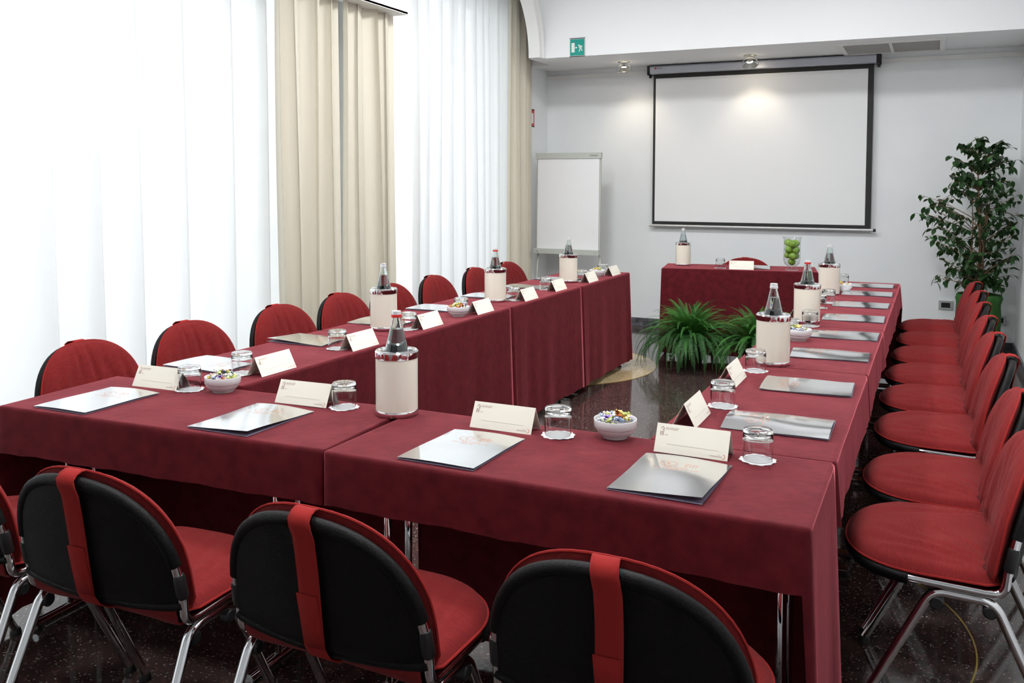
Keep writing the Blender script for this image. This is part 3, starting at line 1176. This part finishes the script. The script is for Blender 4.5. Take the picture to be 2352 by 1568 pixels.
# coolers and bottles
CR = .0665
cb = [(.060, .004), (CR, .004), (CR, .016), (CR - .001, .018), (CR - .001, .180)]
cool_body = MB().lathe([(CR - .001, .017), (CR - .001, .18), (CR - .004, .182), (CR - .006, .18), (CR - .006, .02), (.001, .02), (.001, .017), (CR - .001, .017)], 40).mesh('cooler_body', M['cream'], True, 40)
cool_base = MB().lathe([(.001, 0), (CR - .001, 0), (CR, .002), (CR, .015), (CR - .001, .017), (.001, .017)], 40).mesh('base_ring', M['chrome'], True, 40)
cool_rim = MB().lathe([(CR - .002, .178), (CR + .0005, .178), (CR + .001, .181), (CR + .001, .197), (CR - .003, .202), (CR - .010, .2035), (CR - .017, .201), (CR - .019, .195), (CR - .019, .180), (CR - .0065, .178), (CR - .002, .178)], 40).mesh('chrome_rim', M['chrome'], True, 30)
ZB = .022
bot = [(.001, 0), (.037, 0), (.040, .004), (.040, .165), (.038, .176), (.034, .19), (.0175, .262), (.0145, .275), (.0135, .285), (.0135, .298), (.0118, .298), (.0118, .285), (.0125, .275),
       (.0155, .262), (.032, .19), (.036, .176), (.038, .165), (.038, .006), (.001, .005)]
bottle_me = MB().lathe(bot, 32).mesh('bottle_glass', M['bottle'], True, 50)
water_me = MB().lathe([(.001, .0055), (.0372, .0065), (.0372, .165), (.0352, .176), (.0312, .19), (.0185, .245), (.001, .245)], 28).mesh('water', M['water'], True, 50)
cap_w = MB().lathe([(.0142, .281), (.0148, .281), (.0150, .293), (.0142, .3005), (.001, .302), (.001, .300), (.0138, .298), (.0142, .281)], 24).mesh('cap', M['capwhite'], True, 40)
ring_r = MB().lathe([(.0146, .281), (.0160, .281), (.0163, .2845), (.0157, .290), (.0150, .2905), (.0146, .281)], 24).mesh('cap_ring', M['capred'], True, 40)
ring_w = MB().lathe([(.0146, .281), (.0160, .281), (.0163, .2845), (.0157, .290), (.0150, .2905), (.0146, .281)], 24).mesh('cap_ring', M['capwhite'], True, 40)
GCo, GBo = 'cream bottle coolers', 'glass water bottles in coolers'
_p = bx(.145, .30)
for x, y, red, w in [(-1.282, .412, 1, 'at the joint of the two near tables'), (-2.214, 1.752, 0, 'on the window row, nearest to the camera'),
                     (-2.178, 2.915, 1, 'on the window row, middle one'), (-2.174, 4.10, 0, 'on the window row, farthest'),
                     (-.348, 1.712, 0, 'on the right row, nearest to the camera'), (-.365, 2.885, 1, 'on the right row, middle one'),
                     (-.388, 4.17, 0, 'on the right row, farthest'), (_p[0], _p[1], 0, 'on the head table')]:
    t = thing('bottle_cooler', 'cream cylinder bottle cooler with chrome rim ' + w, 'cooler', (x, y, ZT + .0032), 0, GCo)
    link('cooler_body', cool_body, t)
    link('base_ring', cool_base, t)
    link('chrome_rim', cool_rim, t)
    b = thing('water_bottle', ('red-capped' if red else 'silver-capped') + ' water bottle inside the cooler ' + w, 'bottle', (x, y, ZT + .0032 + ZB), random.uniform(0, 6), GBo)
    link('bottle_glass', bottle_me, b)
    link('water', water_me, b)
    link('cap', cap_w, b)
    link('cap_ring', ring_r if red else ring_w, b)

# candy bowls
bw = [(.001, 0), (.036, 0), (.037, .004), (.047, .012), (.0545, .022), (.0555, .0265), (.0575, .0275), (.0605, .031), (.0612, .0515), (.0605, .0535), (.0590, .0535), (.0575, .051), (.056, .03), (.045, .014), (.03, .007), (.001, .006)]
bowl_me = MB().lathe(bw, 40).mesh('bowl', M['porcelain'], True, 45)
CANDY = []
for i, c in enumerate([(.60, .20, .07), (.82, .66, .18), (.50, .56, .16), (.42, .28, .72), (.88, .88, .86), (.30, .36, .50), (.85, .30, .62)]):
    mt = mat('foil_wrapper_%d' % i, c, .25, .9)
    mb = MB()
    # wrapped sweet: rounded lozenge with twisted, fanned ends
    prof = [(-.014, .0055, 1), (-.0115, .0035, 0), (-.009, .0016, 0), (-.0075, .0042, 0), (-.004, .0062, 0), (.004, .0062, 0), (.0075, .0042, 0), (.009, .0016, 0), (.0115, .0035, 0), (.014, .0055, 1)]
    rows = []
    for j, (x, r_, fan) in enumerate(prof):
        row = []
        for k in range(8):
            a = 2 * PI * k / 8 + (.5 if abs(x) > .008 else 0) + .3 * j
            rr_ = r_ * (1 + (.35 * (-1) ** k if abs(x) > .01 else .06 * (-1) ** k))
            row.append((x, rr_ * math.cos(a), rr_ * math.sin(a) * (.75 if abs(x) < .008 else .55)))
        rows.append(row)
    mb.grid(rows, wrap=True)
    CANDY.append(mb.mesh('wrapped_candy', mt, False))
for x, y, n, w in [(-1.985, .405, 22, 'on the near left table'), (-.583, .462, 26, 'on the near right table'), (-2.092, 2.29, 16, 'on the window row between two name cards'),
                   (-2.108, 4.53, 14, 'at the far end of the window row'), (-.332, 2.315, 14, 'on the right row behind the nearest cooler'), (-.322, 4.36, 8, 'on the right row beside the farthest cooler')]:
    tag(link('candy_bowl', bowl_me, None, (x, y, ZT + .0032)), 'white porcelain candy bowl ' + w, 'bowl', 'white candy bowls')
    rnd = random.Random(int(n * 100 + abs(x) * 10))
    for k in range(n):
        rad = .046 * math.sqrt((k + .5) / n)
        a = k * 2.39996
        h = .047 + .020 * (1 - (rad / .046) ** 2) + rnd.uniform(-.003, .004)
        ci = rnd.choice([0, 0, 1, 1, 2, 2, 2, 3, 4, 4, 4, 4, 5, 5, 6])
        o = link('wrapped_candy', CANDY[ci], None, (x + rad * math.cos(a), y + rad * math.sin(a), ZT + .0032 + h),
                 (rnd.uniform(-.6, .6), rnd.uniform(-.5, .5), rnd.uniform(0, 6.28)))
        o.scale = (1.05, 1.15, 1.15)
        tag(o, ('copper', 'gold', 'olive green', 'violet', 'silver', 'slate blue', 'pink')[ci] + ' foil candy in the white bowl ' + w, 'candy', 'candies in the bowl ' + w)
        if k % 3 == 0:      # a lower layer fills the bowl
            o2 = o.copy()
            COL.objects.link(o2)
            o2.location = (x + rad * .8 * math.cos(a + 1), y + rad * .8 * math.sin(a + 1), ZT + .0032 + .028)

# vase with apples
_p = bx(1.045, .10)
VX, VY = _p
vase = [(.001, 0), (.052, 0), (.054, .004), (.050, .010), (.022, .020), (.020, .026), (.035, .036), (.056, .052), (.0665, .075), (.0685, .11), (.067, .22), (.069, .255), (.078, .278), (.0768, .2785), (.067, .256),
        (.065, .22), (.0665, .11), (.0645, .077), (.054, .055), (.034, .040), (.001, .036)]
v = obj('glass_vase', MB().lathe(vase, 40), M['thin'], loc=(VX, VY, ZT + .0032), angle=50)
tag(v, 'tall footed clear glass vase filled with green apples', 'vase')
ap = []
AS = .95
for k in range(13):
    a = PI * k / 12
    r_ = .031 * math.sin(a) * (1 + .10 * math.cos(a))
    z = -.030 * math.cos(a)
    if k in (0, 12):
        z *= .72
    if k in (1, 11):
        z *= .93
    ap.append((max(r_, .0005), z))
apple_me = MB().lathe(ap, 20).mesh('apple_body', M['apple'], True, 80)
stalk_me = MB().tube([(0, 0, .020), (.002, 0, .028), (.004, 0, .036)], .0013, 5).mesh('stalk', M['stalk'])
AP = [(0, 0, .072, 'bottom')]
for lay, (z_, a0, nm) in enumerate(((.120, 20, 'second layer'), (.170, 80, 'third layer'), (.221, 20, 'top layer'))):
    for k in range(3):
        AP.append((.0345 * math.cos(R(a0 + 120 * k)), .0345 * math.sin(R(a0 + 120 * k)), z_ + (.006 if k == 1 else 0), nm + (' right', ' left', ' front')[k] if lay != 1 else nm + (' back', ' left', ' right')[k]))
for i, (x, y, z, w) in enumerate(AP):
    c, s = math.cos(.45), math.sin(.45)
    t = thing('apple', 'green apple in the glass vase, ' + w, 'apple', (VX + x * c - y * s, VY + x * s + y * c, ZT + .0032 + z), random.uniform(0, 6), 'green apples in the vase')
    t.rotation_euler = (random.uniform(-.6, .6), random.uniform(-.6, .6), random.uniform(0, 6))
    link('apple_body', apple_me, t)
    link('stalk', stalk_me, t)

# ------------------------------------------------------------------ projection screen
sx0, sx1, sz0, sz1 = -2.364, -.311, 1.054, 2.557
ps = thing('projection_screen', 'white pull-down projection screen with black border on the back wall', 'projection screen', (0, 6.86, 0))
obj('screen_surface', MB().box((sx0 + .024, -.0015, sz0 + .03), (sx1 - .05, .0, sz1 - .05)), M['screen'], ps, smooth=False)
bd = MB().box((sx0, -.001, sz0), (sx0 + .024, .0008, sz1)).box((sx1 - .05, -.001, sz0), (sx1, .0008, sz1)).box((sx0 + .024, -.001, sz0), (sx1 - .05, .0008, sz0 + .03)).box((sx0 + .024, -.001, sz1 - .05), (sx1 - .05, .0008, sz1))
obj('black_border', bd, M['black'], ps, smooth=False)
prof = [(-.055, 2.548), (-.065, 2.556), (-.065, 2.612), (-.055, 2.625), (.05, 2.625), (.05, 2.548)]
cs = MB()
for x in (-2.385, -.29):
    cs.v += [(x, y, z) for y, z in prof]
for k in range(6):
    cs.f.append((k, (k + 1) % 6, (k + 1) % 6 + 6, k + 6))
cs.f += [tuple(range(6))[::-1], tuple(range(6, 12))]
case = obj('casing', cs, M['casing'], ps, smooth=False)
for x0, x1 in ((-2.412, -2.385), (-.29, -.252)):
    obj('end_cap', MB().box((x0, -.068, 2.540), (x1, .052, 2.63)).box((x0 + .006, -.02, 2.515), (x1 - .006, .02, 2.54)), M['black'], ps, smooth=False)
lm = MB().box((-2.335, -.0668, 2.592), (-2.318, -.0655, 2.609))
obj('logo', lm, M['capred'], case, smooth=False)
tv, tf = text_mesh('NOBO', .017, 0, 0)
tm = MB().add([(x - 2.310, -.0662, y + 2.594) for x, y, z in tv], tf)
obj('lettering', tm, M['black'], case, smooth=False)
bar = MB().tube([(sx0 - .03, 0, sz0 - .014), (sx1 + .022, 0, sz0 - .014)], .0125, 12)
obj('bottom_bar', bar, M['outlet'], ps)
obj('bar_cap', MB().tube([(sx1 + .022, 0, sz0 - .014), (sx1 + .045, 0, sz0 - .014)], .0145, 12), M['black'], ps)


# ------------------------------------------------------------------ flip chart
fc = thing('flip_chart', 'grey flip chart easel with a blank white pad in the corner', 'flip chart', (-3.10, 6.40, 0), R(-1))
til = R(1.2)
fbm = lambda x0, z0, x1, z1, y0, y1: MB().box((x0, y0, z0), (x1, y1, z1))
bd = thing('board_holder', '', '', (0, 0, 0))
for k in ('label', 'category'):
    del bd[k]
bd.name = 'board'
bd.parent = fc
bd.location = (0, 0, .76)
bd.rotation_euler = (-til, 0, 0)
obj('backboard', fbm(-.345, 0, .345, .965, 0, .018), M['flip'], bd, smooth=False)
obj('paper_pad', fbm(-.33, .045, .33, .955, -.008, 0), M['paper'], bd, smooth=False)
obj('clamp_bar', fbm(-.352, .948, .352, 1.005, -.020, .022), M['flip'], bd, smooth=False)
obj('pen_tray', fbm(-.35, -.005, .35, .045, -.05, .02), M['flip'], bd, smooth=False)
for x in (-.31, .31):
    obj('tray_screw', MB().tube([(x, -.0525, .02), (x, -.049, .02)], .008, 10), M['steel'], bd)
tv, tf = text_mesh('DAHLE', .026, 0, 0)
obj('lettering', MB().add([(x + .235, -.0207, y + .967) for x, y, z in tv], tf), M['black'], bd, smooth=False)
for pts in ([(-.33, .03, .78), (-.33, -.10, .005)], [(.33, .03, .78), (.44, -.12, .005)], [(0, .06, 1.2), (0, .42, .005)]):
    obj('leg', MB().tube(pts, .011, 10), M['flip'], fc)


# ------------------------------------------------------------------ signs, vent, outlets
es = thing('exit_sign', 'green emergency exit sign with running figure and arrow', 'sign', (-2.82, YS - .002, 2.722))
hw, hh = .075, .083
obj('sign_plate', MB().box((-hw, -.006, -hh), (hw, 0, hh)), M['outlet'], es, smooth=False)
obj('green_panel', MB().box((-hw + .005, -.0075, -hh + .008), (hw - .005, -.006, hh - .008)), M['signgreen'], es, smooth=False)
for z0, z1 in ((-hh - .003, -hh + .003), (hh - .003, hh + .003)):
    obj('edge_strip', MB().box((-hw, -.009, z0), (hw, 0, z1)), M['black'], es, smooth=False)


def sgn(pts):
    mb = MB()
    stroke(mb, pts[0], pts[1])
    return mb


sy = MB()
def rect2(x0, z0, x1, z1):
    sy.add([(x0, z0, 0), (x1, z0, 0), (x1, z1, 0), (x0, z1, 0)], [(0, 1, 2, 3)])
rect2(-.058, -.045, -.026, .042)
sy.add([(-.022, -.003, 0), (-.012, -.014, 0), (-.012, -.007, 0), (-.001, -.007, 0), (-.001, .003, 0), (-.012, .003, 0), (-.012, .009, 0)], [(0, 1, 2, 3, 4, 5, 6)])
sy.add([(.015 + .0075 * math.cos(2 * PI * k / 14), .018 + .0075 * math.sin(2 * PI * k / 14), 0) for k in range(14)], [tuple(range(14))])
stroke(sy, [(.021, .012), (.038, .013), (.050, .003)], .008)
stroke(sy, [(.022, .011), (.018, -.006)], .008)
stroke(sy, [(.030, .012), (.035, -.014)], .019)
stroke(sy, [(.030, -.012), (.022, -.022), (.020, -.040)], .009)
stroke(sy, [(.038, -.010), (.041, -.029), (.052, -.030)], .009)
obj('pictogram', MB().add([(x, -.0079, z) for x, z, _ in sy.v], sy.f), M['signpale'], es, smooth=False)

fs = thing('fire_sign', 'small red framed fire sign partly behind the corner drape', 'sign', (-3.538, 6.47, 2.128))
obj('sign_plate', MB().box((0, -.085, -.085), (.005, .085, .085)), M['signred'], fs, smooth=False)
obj('white_field', MB().box((.005, -.06, -.055), (.006, .06, .05)), M['paper'], fs, smooth=False)
for z0 in (-.09, .082):
    obj('edge_strip', MB().box((0, -.085, z0), (.008, .085, z0 + .008)), M['black'], fs, smooth=False)

vt = thing('air_vent', 'long grey ceiling air vent in two sections above the screen', 'vent', (0, 0, ZS))
vx0, vx1, vy0, vy1 = -.565, .262, 6.15, 6.82
fr = MB()
for a, b in (((vx0, vy0), (vx1, vy0 + .035)), ((vx0, vy1 - .035), (vx1, vy1)), ((vx0, vy0 + .035), (vx0 + .04, vy1 - .035)), ((vx1 - .04, vy0 + .035), (vx1, vy1 - .035)), ((-.165, vy0 + .035), (-.14, vy1 - .035))):
    fr.box((a[0], a[1], -.014), (b[0], b[1], 0))
obj('vent_frame', fr, M['trimw'], vt, smooth=False)
obj('duct_backing', MB().box((vx0 + .04, vy0 + .035, -.002), (vx1 - .04, vy1 - .035, -.0005)), M['ventin'], vt, smooth=False)
nsl = 16
for (a, b) in ((vx0 + .04, -.165), (-.14, vx1 - .04)):
    sl = MB().add([(a, 0, -.012), (b, 0, -.012), (b, .022, -.003), (a, .022, -.003), (a, .001, -.0135), (b, .001, -.0135), (b, .023, -.0045), (a, .023, -.0045)], [(0, 3, 2, 1), (4, 5, 6, 7), (0, 1, 5, 4), (2, 3, 7, 6)]).mesh('slat', M['ventslat'], False)
    for k in range(nsl):
        link('slat', sl, vt, (0, vy0 + .036 + k * (vy1 - vy0 - .07) / nsl, 0))

for x, z, lb in ((.745, .278, 'silver wall socket plate low on the wall beside the plant pot'), (.325, .385, 'silver wall socket plate mostly hidden behind the farthest right chair')):
    t = thing('wall_outlet', lb, 'socket', (x, YB, z))
    obj('cover_plate', MB().box((-.058, -.010, -.040), (.058, 0, .040)), M['outlet'], t, smooth=False)
    obj('socket_insert', MB().box((-.036, -.0125, -.022), (.036, -.010, .022)), M['black'], t, smooth=False)


# ------------------------------------------------------------------ spotlights
def spotlight(x, y, label, power, aim, tilt):
    t = thing('ceiling_spotlight', label, 'spotlight', (x, y, ZS), 0, 'cone spotlights under the beam')
    obj('mounting_plate', MB().lathe([(.001, 0), (.060, 0), (.060, -.005), (.050, -.009), (.001, -.010)], 28), M['steel'], t)
    arcp = [(.075 * math.cos(a), 0, -.095 + .080 * math.sin(a)) for a in [PI * k / 20 for k in range(21)]]
    obj('bow', MB().tube(arcp, .0035, 8), M['steel'], t)
    for nm, prof, mt in (('shade', [(.030, -.055), (.068, -.098), (.066, -.098), (.029, -.057), (.030, -.055)], M['steel']),
                         ('top_cone', [(.001, -.022), (.026, -.046), (.025, -.047), (.001, -.026)], M['steel']),
                         ('bulb', [(.001, -.050), (.022, -.052), (.034, -.080), (.036, -.092), (.001, -.096)], M['bulb'])):
        mb = MB().lathe([(r_, z_ + .085) for r_, z_ in prof], 28)
        obj(nm, mb, mt, t, (0, 0, -.085), (tilt, 0, 0))
    l = bpy.data.lights.new('halogen_beam', 'SPOT')
    l.energy = power
    l.color = (1, .84, .64)
    l.spot_size = R(95)
    l.spot_blend = .8
    l.shadow_soft_size = .03
    o = bpy.data.objects.new('halogen_beam', l)
    COL.objects.link(o)
    o.parent = t
    o.location = (0, 0, -.115)
    d = Vector(aim) - Vector((x, y, ZS - .115))
    o.rotation_euler = d.to_track_quat('-Z', 'Y').to_euler()


spotlight(-2.55, 6.48, 'lit cone spotlight left of the screen casing', 3.6, (-2.5, 6.95, 1.6), R(4))
spotlight(-1.355, 6.53, 'cone spotlight hanging in front of the screen casing', 3.2, (-1.33, 6.95, 1.6), R(32))


for i, y in enumerate((-.4, 1.7, 4.0)):  # fill lamps added out of view, windows alone leave the back wall dark
    for x, sd in ((-2.35, 'window'), (-.45, 'right wall')):
        t = thing('added_fill_lamp', 'added unseen round fill lamp on the ' + sd + ' side, ' + ('above the near tables', 'above the middle tables', 'in front of the beam')[i], 'fill lamp', (x, y, ZC), 0, 'added unseen fill lamps')
        obj('fill_lamp_base', MB().lathe([(.001, 0), (.26, 0), (.26, -.03), (.24, -.03), (.24, -.01), (.001, -.01)], 36), M['trimw'], t)
        obj('fill_lamp_diffuser', MB().lathe([(.239, -.012), (.236, -.045), (.20, -.062), (.10, -.072), (.001, -.075)], 36), M['opal'], t)


# ------------------------------------------------------------------ ferns
def frond_mesh(seed, length, droop, npair, mt):
    rnd = random.Random(seed)
    mb = MB()
    pts = []
    for k in range(npair + 6):
        f = k / (npair + 5)
        ang = R(74) - droop * f ** 1.25
        pts.append((f, ang))
    p = Vector((0, 0, 0))
    ds = length / (npair + 5)
    spine = [p.copy()]
    tang = []
    for f, a in pts:
        d = Vector((math.cos(a), 0, math.sin(a)))
        tang.append(d)
        p = p + d * ds
        spine.append(p.copy())
    # rachis: thin triangular strip
    for k in range(0, len(spine) - 1):
        a, b = spine[k], spine[k + 1]
        w = .0016 * (1 - k / len(spine)) + .0004
        mb.add([a + Vector((0, -w, 0)), a + Vector((0, w, 0)), b + Vector((0, w, 0)), b + Vector((0, -w, 0))], [(0, 1, 2, 3)])
    for k in range(5, len(spine) - 1):
        f = k / len(spine)
        d = tang[min(k, len(tang) - 1)]
        nrm = Vector((-d.z, 0, d.x))
        L = .027 * math.sin(min(1, f * 2.2) * PI / 2) * (1 - f ** 2.5) + .003
        for s in (-1, 1):
            L2 = L * rnd.uniform(.85, 1.1)
            side = Vector((0, s, 0))
            tip = spine[k] + side * L2 + d * (L2 * .30) - nrm * (L2 * rnd.uniform(.0, .35))
            w = d * ds * .30
            mid = spine[k] + side * L2 * .55 + d * L2 * .12 + nrm * .001
            mb.add([spine[k] - w * .8, mid - w * 1.0, tip, mid + w * 1.0, spine[k] + w * .8], [(0, 1, 2, 3, 4)])
    return mb.mesh('frond', mt, False)


FR = []
for k in range(10):
    L = [.40, .46, .50, .53, .48, .57, .43, .51, .37, .60][k]
    FR.append(frond_mesh(k, L, R([60, 85, 115, 140, 105, 150, 75, 130, 60, 155][k]), 46, M['fern'] if k % 2 == 0 else M['fern2']))


def fern(x, y, label, seed, n):
    rnd = random.Random(seed)
    t = thing('potted_fern', label, 'fern', (x, y, 0), 0, 'ferns in front of the head table')
    pot = MB().lathe([(.001, 0), (.09, 0), (.12, .17), (.125, .18), (.118, .18), (.112, .165), (.001, .16)], 28)
    obj('pot', pot, M['soil'], t)
    for k in range(n):
        q = (k + .5) / n
        az = k * 2.39996 + rnd.uniform(-.2, .2)
        me = FR[rnd.choice([2, 3, 5, 7, 9, 4]) if q > .45 else rnd.choice([0, 1, 4, 6, 8, 2])]
        tilt = (q - .30) * R(62) + rnd.uniform(-.15, .15)     # outer fronds lean out
        sc = rnd.uniform(.8, 1.02)
        loc = Vector((.035 * math.cos(az) * q * 2, .035 * math.sin(az) * q * 2, .19 - .03 * q))
        tw = rnd.uniform(-.25, .25)
        pts = [v_.co.copy() for v_ in me.vertices]
        for _ in range(14):
            mx = Matrix.Rotation(az, 3, 'Z') @ Matrix.Rotation(tilt, 3, 'Y') @ Matrix.Rotation(tw, 3, 'X')
            ps_ = [mx @ p * sc + loc for p in pts]
            if min(p.z for p in ps_) < .006 or max(p.y for p in ps_) > .30:
                tilt -= .10
                sc *= .96
            else:
                break
        o = link('frond', me, t, loc)
        o.rotation_euler = mx.to_euler()
        o.scale = (sc,) * 3


fern(-1.53, 5.12, 'large green fern in front of the head table, the fuller one', 5, 290)
fern(-.99, 5.12, 'green fern half hidden behind the nearest cooler of the right row', 9, 250)


# ------------------------------------------------------------------ ficus
fx, fy = .56, 6.42
rnd = random.Random(31)
ft = thing('ficus_tree', 'tall potted weeping fig in the right corner, green wrapped pot', 'plant', (fx, fy, 0))
pp = MB()
rows = []
for i, (r_, z) in enumerate([(.13, 0), (.15, .06), (.165, .2), (.17, .36), (.165, .47), (.175, .52), (.16, .555), (.14, .54), (.13, .50), (.001, .49)]):
    row = []
    for k in range(40):
        a = 2 * PI * k / 40
        w = 1 + (.05 * math.sin(5 * a + i * .4) + .04 * math.sin(9 * a + 1.3 * i)) * (1 if i < 9 else 0) * (.4 + .12 * i)
        row.append((r_ * w * math.cos(a), r_ * w * math.sin(a), z))
    rows.append(row)
pp.grid(rows, wrap=True)
pot = obj('wrapped_pot', pp, M['potcloth'], ft, angle=None)
obj('soil', MB().lathe([(.001, .505), (.135, .503), (.135, .49)], 24), M['soil'], pot)
wood = MB()
leaves = []


def leaf_cluster(p0, p1, n, rnd):
    d = (p1 - p0)
    for k in range(n):
        f = (k + 1) / n
        p = p0 + d * f
        az = rnd.uniform(0, 2 * PI)
        leaves.append((p, az, rnd.uniform(.05, 1.1), rnd.uniform(.8, 1.25)))


stems = []
for (bx_, by_, tx, ty, tz, r_) in ((0, 0, -.02, .02, 1.80, .012), (.03, .01, .06, -.02, 1.45, .009), (-.03, .0, -.08, -.02, 1.35, .009), (.01, -.03, .05, -.06, 1.25, .008), (-.01, .03, -.02, .06, 1.4, .008)):
    pts = []
    for k in range(11):
        f = k / 10
        pts.append(Vector((bx_ + (tx - bx_) * f + .014 * math.sin(5 * f + bx_ * 90), by_ + (ty - by_) * f + .012 * math.sin(4 * f + by_ * 70), .49 + (tz - .49) * f)))
    wood.tube(pts, r_, 7, radii=[r_ * (1 - .7 * k / 10) for k in range(11)])
    stems.append(pts)


def ext(z, left):
    prof = [(.60, .22, .20), (.72, .30, .27), (.85, .27, .34), (1.0, .36, .36), (1.15, .34, .36), (1.30, .42, .36), (1.40, .42, .34), (1.5, .22, .26), (1.62, .20, .24), (1.75, .20, .30), (1.84, .18, .16), (1.9, .08, .08)]
    for (a, l0, r0), (b, l1, r1) in zip(prof[:-1], prof[1:]):
        if a <= z <= b:
            f = (z - a) / (b - a)
            return (l0 + (l1 - l0) * f) if left else (r0 + (r1 - r0) * f)
    return .1


zz_ = .62
nb = 96
for b in range(nb):
    z = .62 + 1.22 * (b + rnd.uniform(0, 1)) / nb
    az = b * 2.39996 + rnd.uniform(-.3, .3)
    cx_ = math.cos(az)
    L = (ext(z, cx_ < 0) + (.05 if cx_ < 0 else 0)) * rnd.uniform(.72, 1.05) * (.78 + .22 * abs(cx_))
    st = stems[0] if z > 1.35 else rnd.choice(stems)
    zb = z - L * .55
    p0 = min(st, key=lambda q: abs(q.z - max(zb, .6)))
    tip = Vector((L * cx_, min(L * math.sin(az) * .8, .40), z))
    tip.x = min(tip.x, .275)
    mid = (p0 + tip) / 2 + Vector((0, 0, .05))
    pts = [p0 * (1 - q) ** 2 + mid * 2 * q * (1 - q) + tip * q * q for q in [k / 6 for k in range(7)]]
    wood.tube(pts, .003, 5, radii=[.0042 - .0005 * k for k in range(7)])
    for a, c in zip(pts[2:-1], pts[3:]):
        leaf_cluster(a, c, 2, rnd)
    for _ in range(2):
        d = Vector((rnd.uniform(-1, 1), rnd.uniform(-1, .6), rnd.uniform(-.3, .5))).normalized() * L * .35
        if tip.x + d.x > .28 or tip.y + d.y > .45:
            d.x, d.y = -abs(d.x) * .5, -abs(d.y)
        s0 = pts[rnd.choice([3, 4, 5])]
        e = s0 + d
        wood.tube([s0, (s0 + e) / 2 + Vector((0, 0, .01)), e], .0014, 4)
        leaf_cluster(s0, e, 4, rnd)
wd_ = obj('branches', wood, M['bark'], ft)
# leaf: pointed oval, folded along the midrib, drooping tip
lf = MB()
prof = [(0, .0), (.12, .55), (.3, .92), (.5, 1.0), (.7, .72), (.88, .28), (1.0, .02)]
LL, LW = .064, .0165
c_, l_, r2 = [], [], []
for f, w in prof:
    z = -.010 * f * f
    c_.append((f * LL, 0, z - .002))
    l_.append((f * LL, w * LW, z + .0015 * w))
    r2.append((f * LL, -w * LW, z + .0015 * w))
lf.grid([r2, c_, l_])
leaf_a = lf.mesh('leaf', M['leaf'], True)
leaf_b = lf.mesh('leaf', M['leaf2'], True)
rest = MB()
random.Random(2).shuffle(leaves)
camp = cam.matrix_world.translation - Vector((fx, fy, 0))
order = sorted(range(len(leaves)), key=lambda i: (leaves[i][0] - camp).length)
for q, i in enumerate(order):
    p, az, dr, sc = leaves[i]
    mt = Matrix.Translation(p) @ Matrix.Rotation(az, 4, 'Z') @ Matrix.Rotation(dr, 4, 'Y') @ Matrix.Rotation(random.uniform(-.5, .5), 4, 'X') @ Matrix.Scale(sc, 4)
    if q < 300:
        o = link('leaf', leaf_b if random.random() < .10 else leaf_a, ft)
        o.matrix_local = mt
    else:
        rest.add([mt @ Vector(v_) for v_ in lf.v], lf.f)
o = obj('rear_foliage', rest, M['leaf'], ft)
o['kind'] = 'stuff'
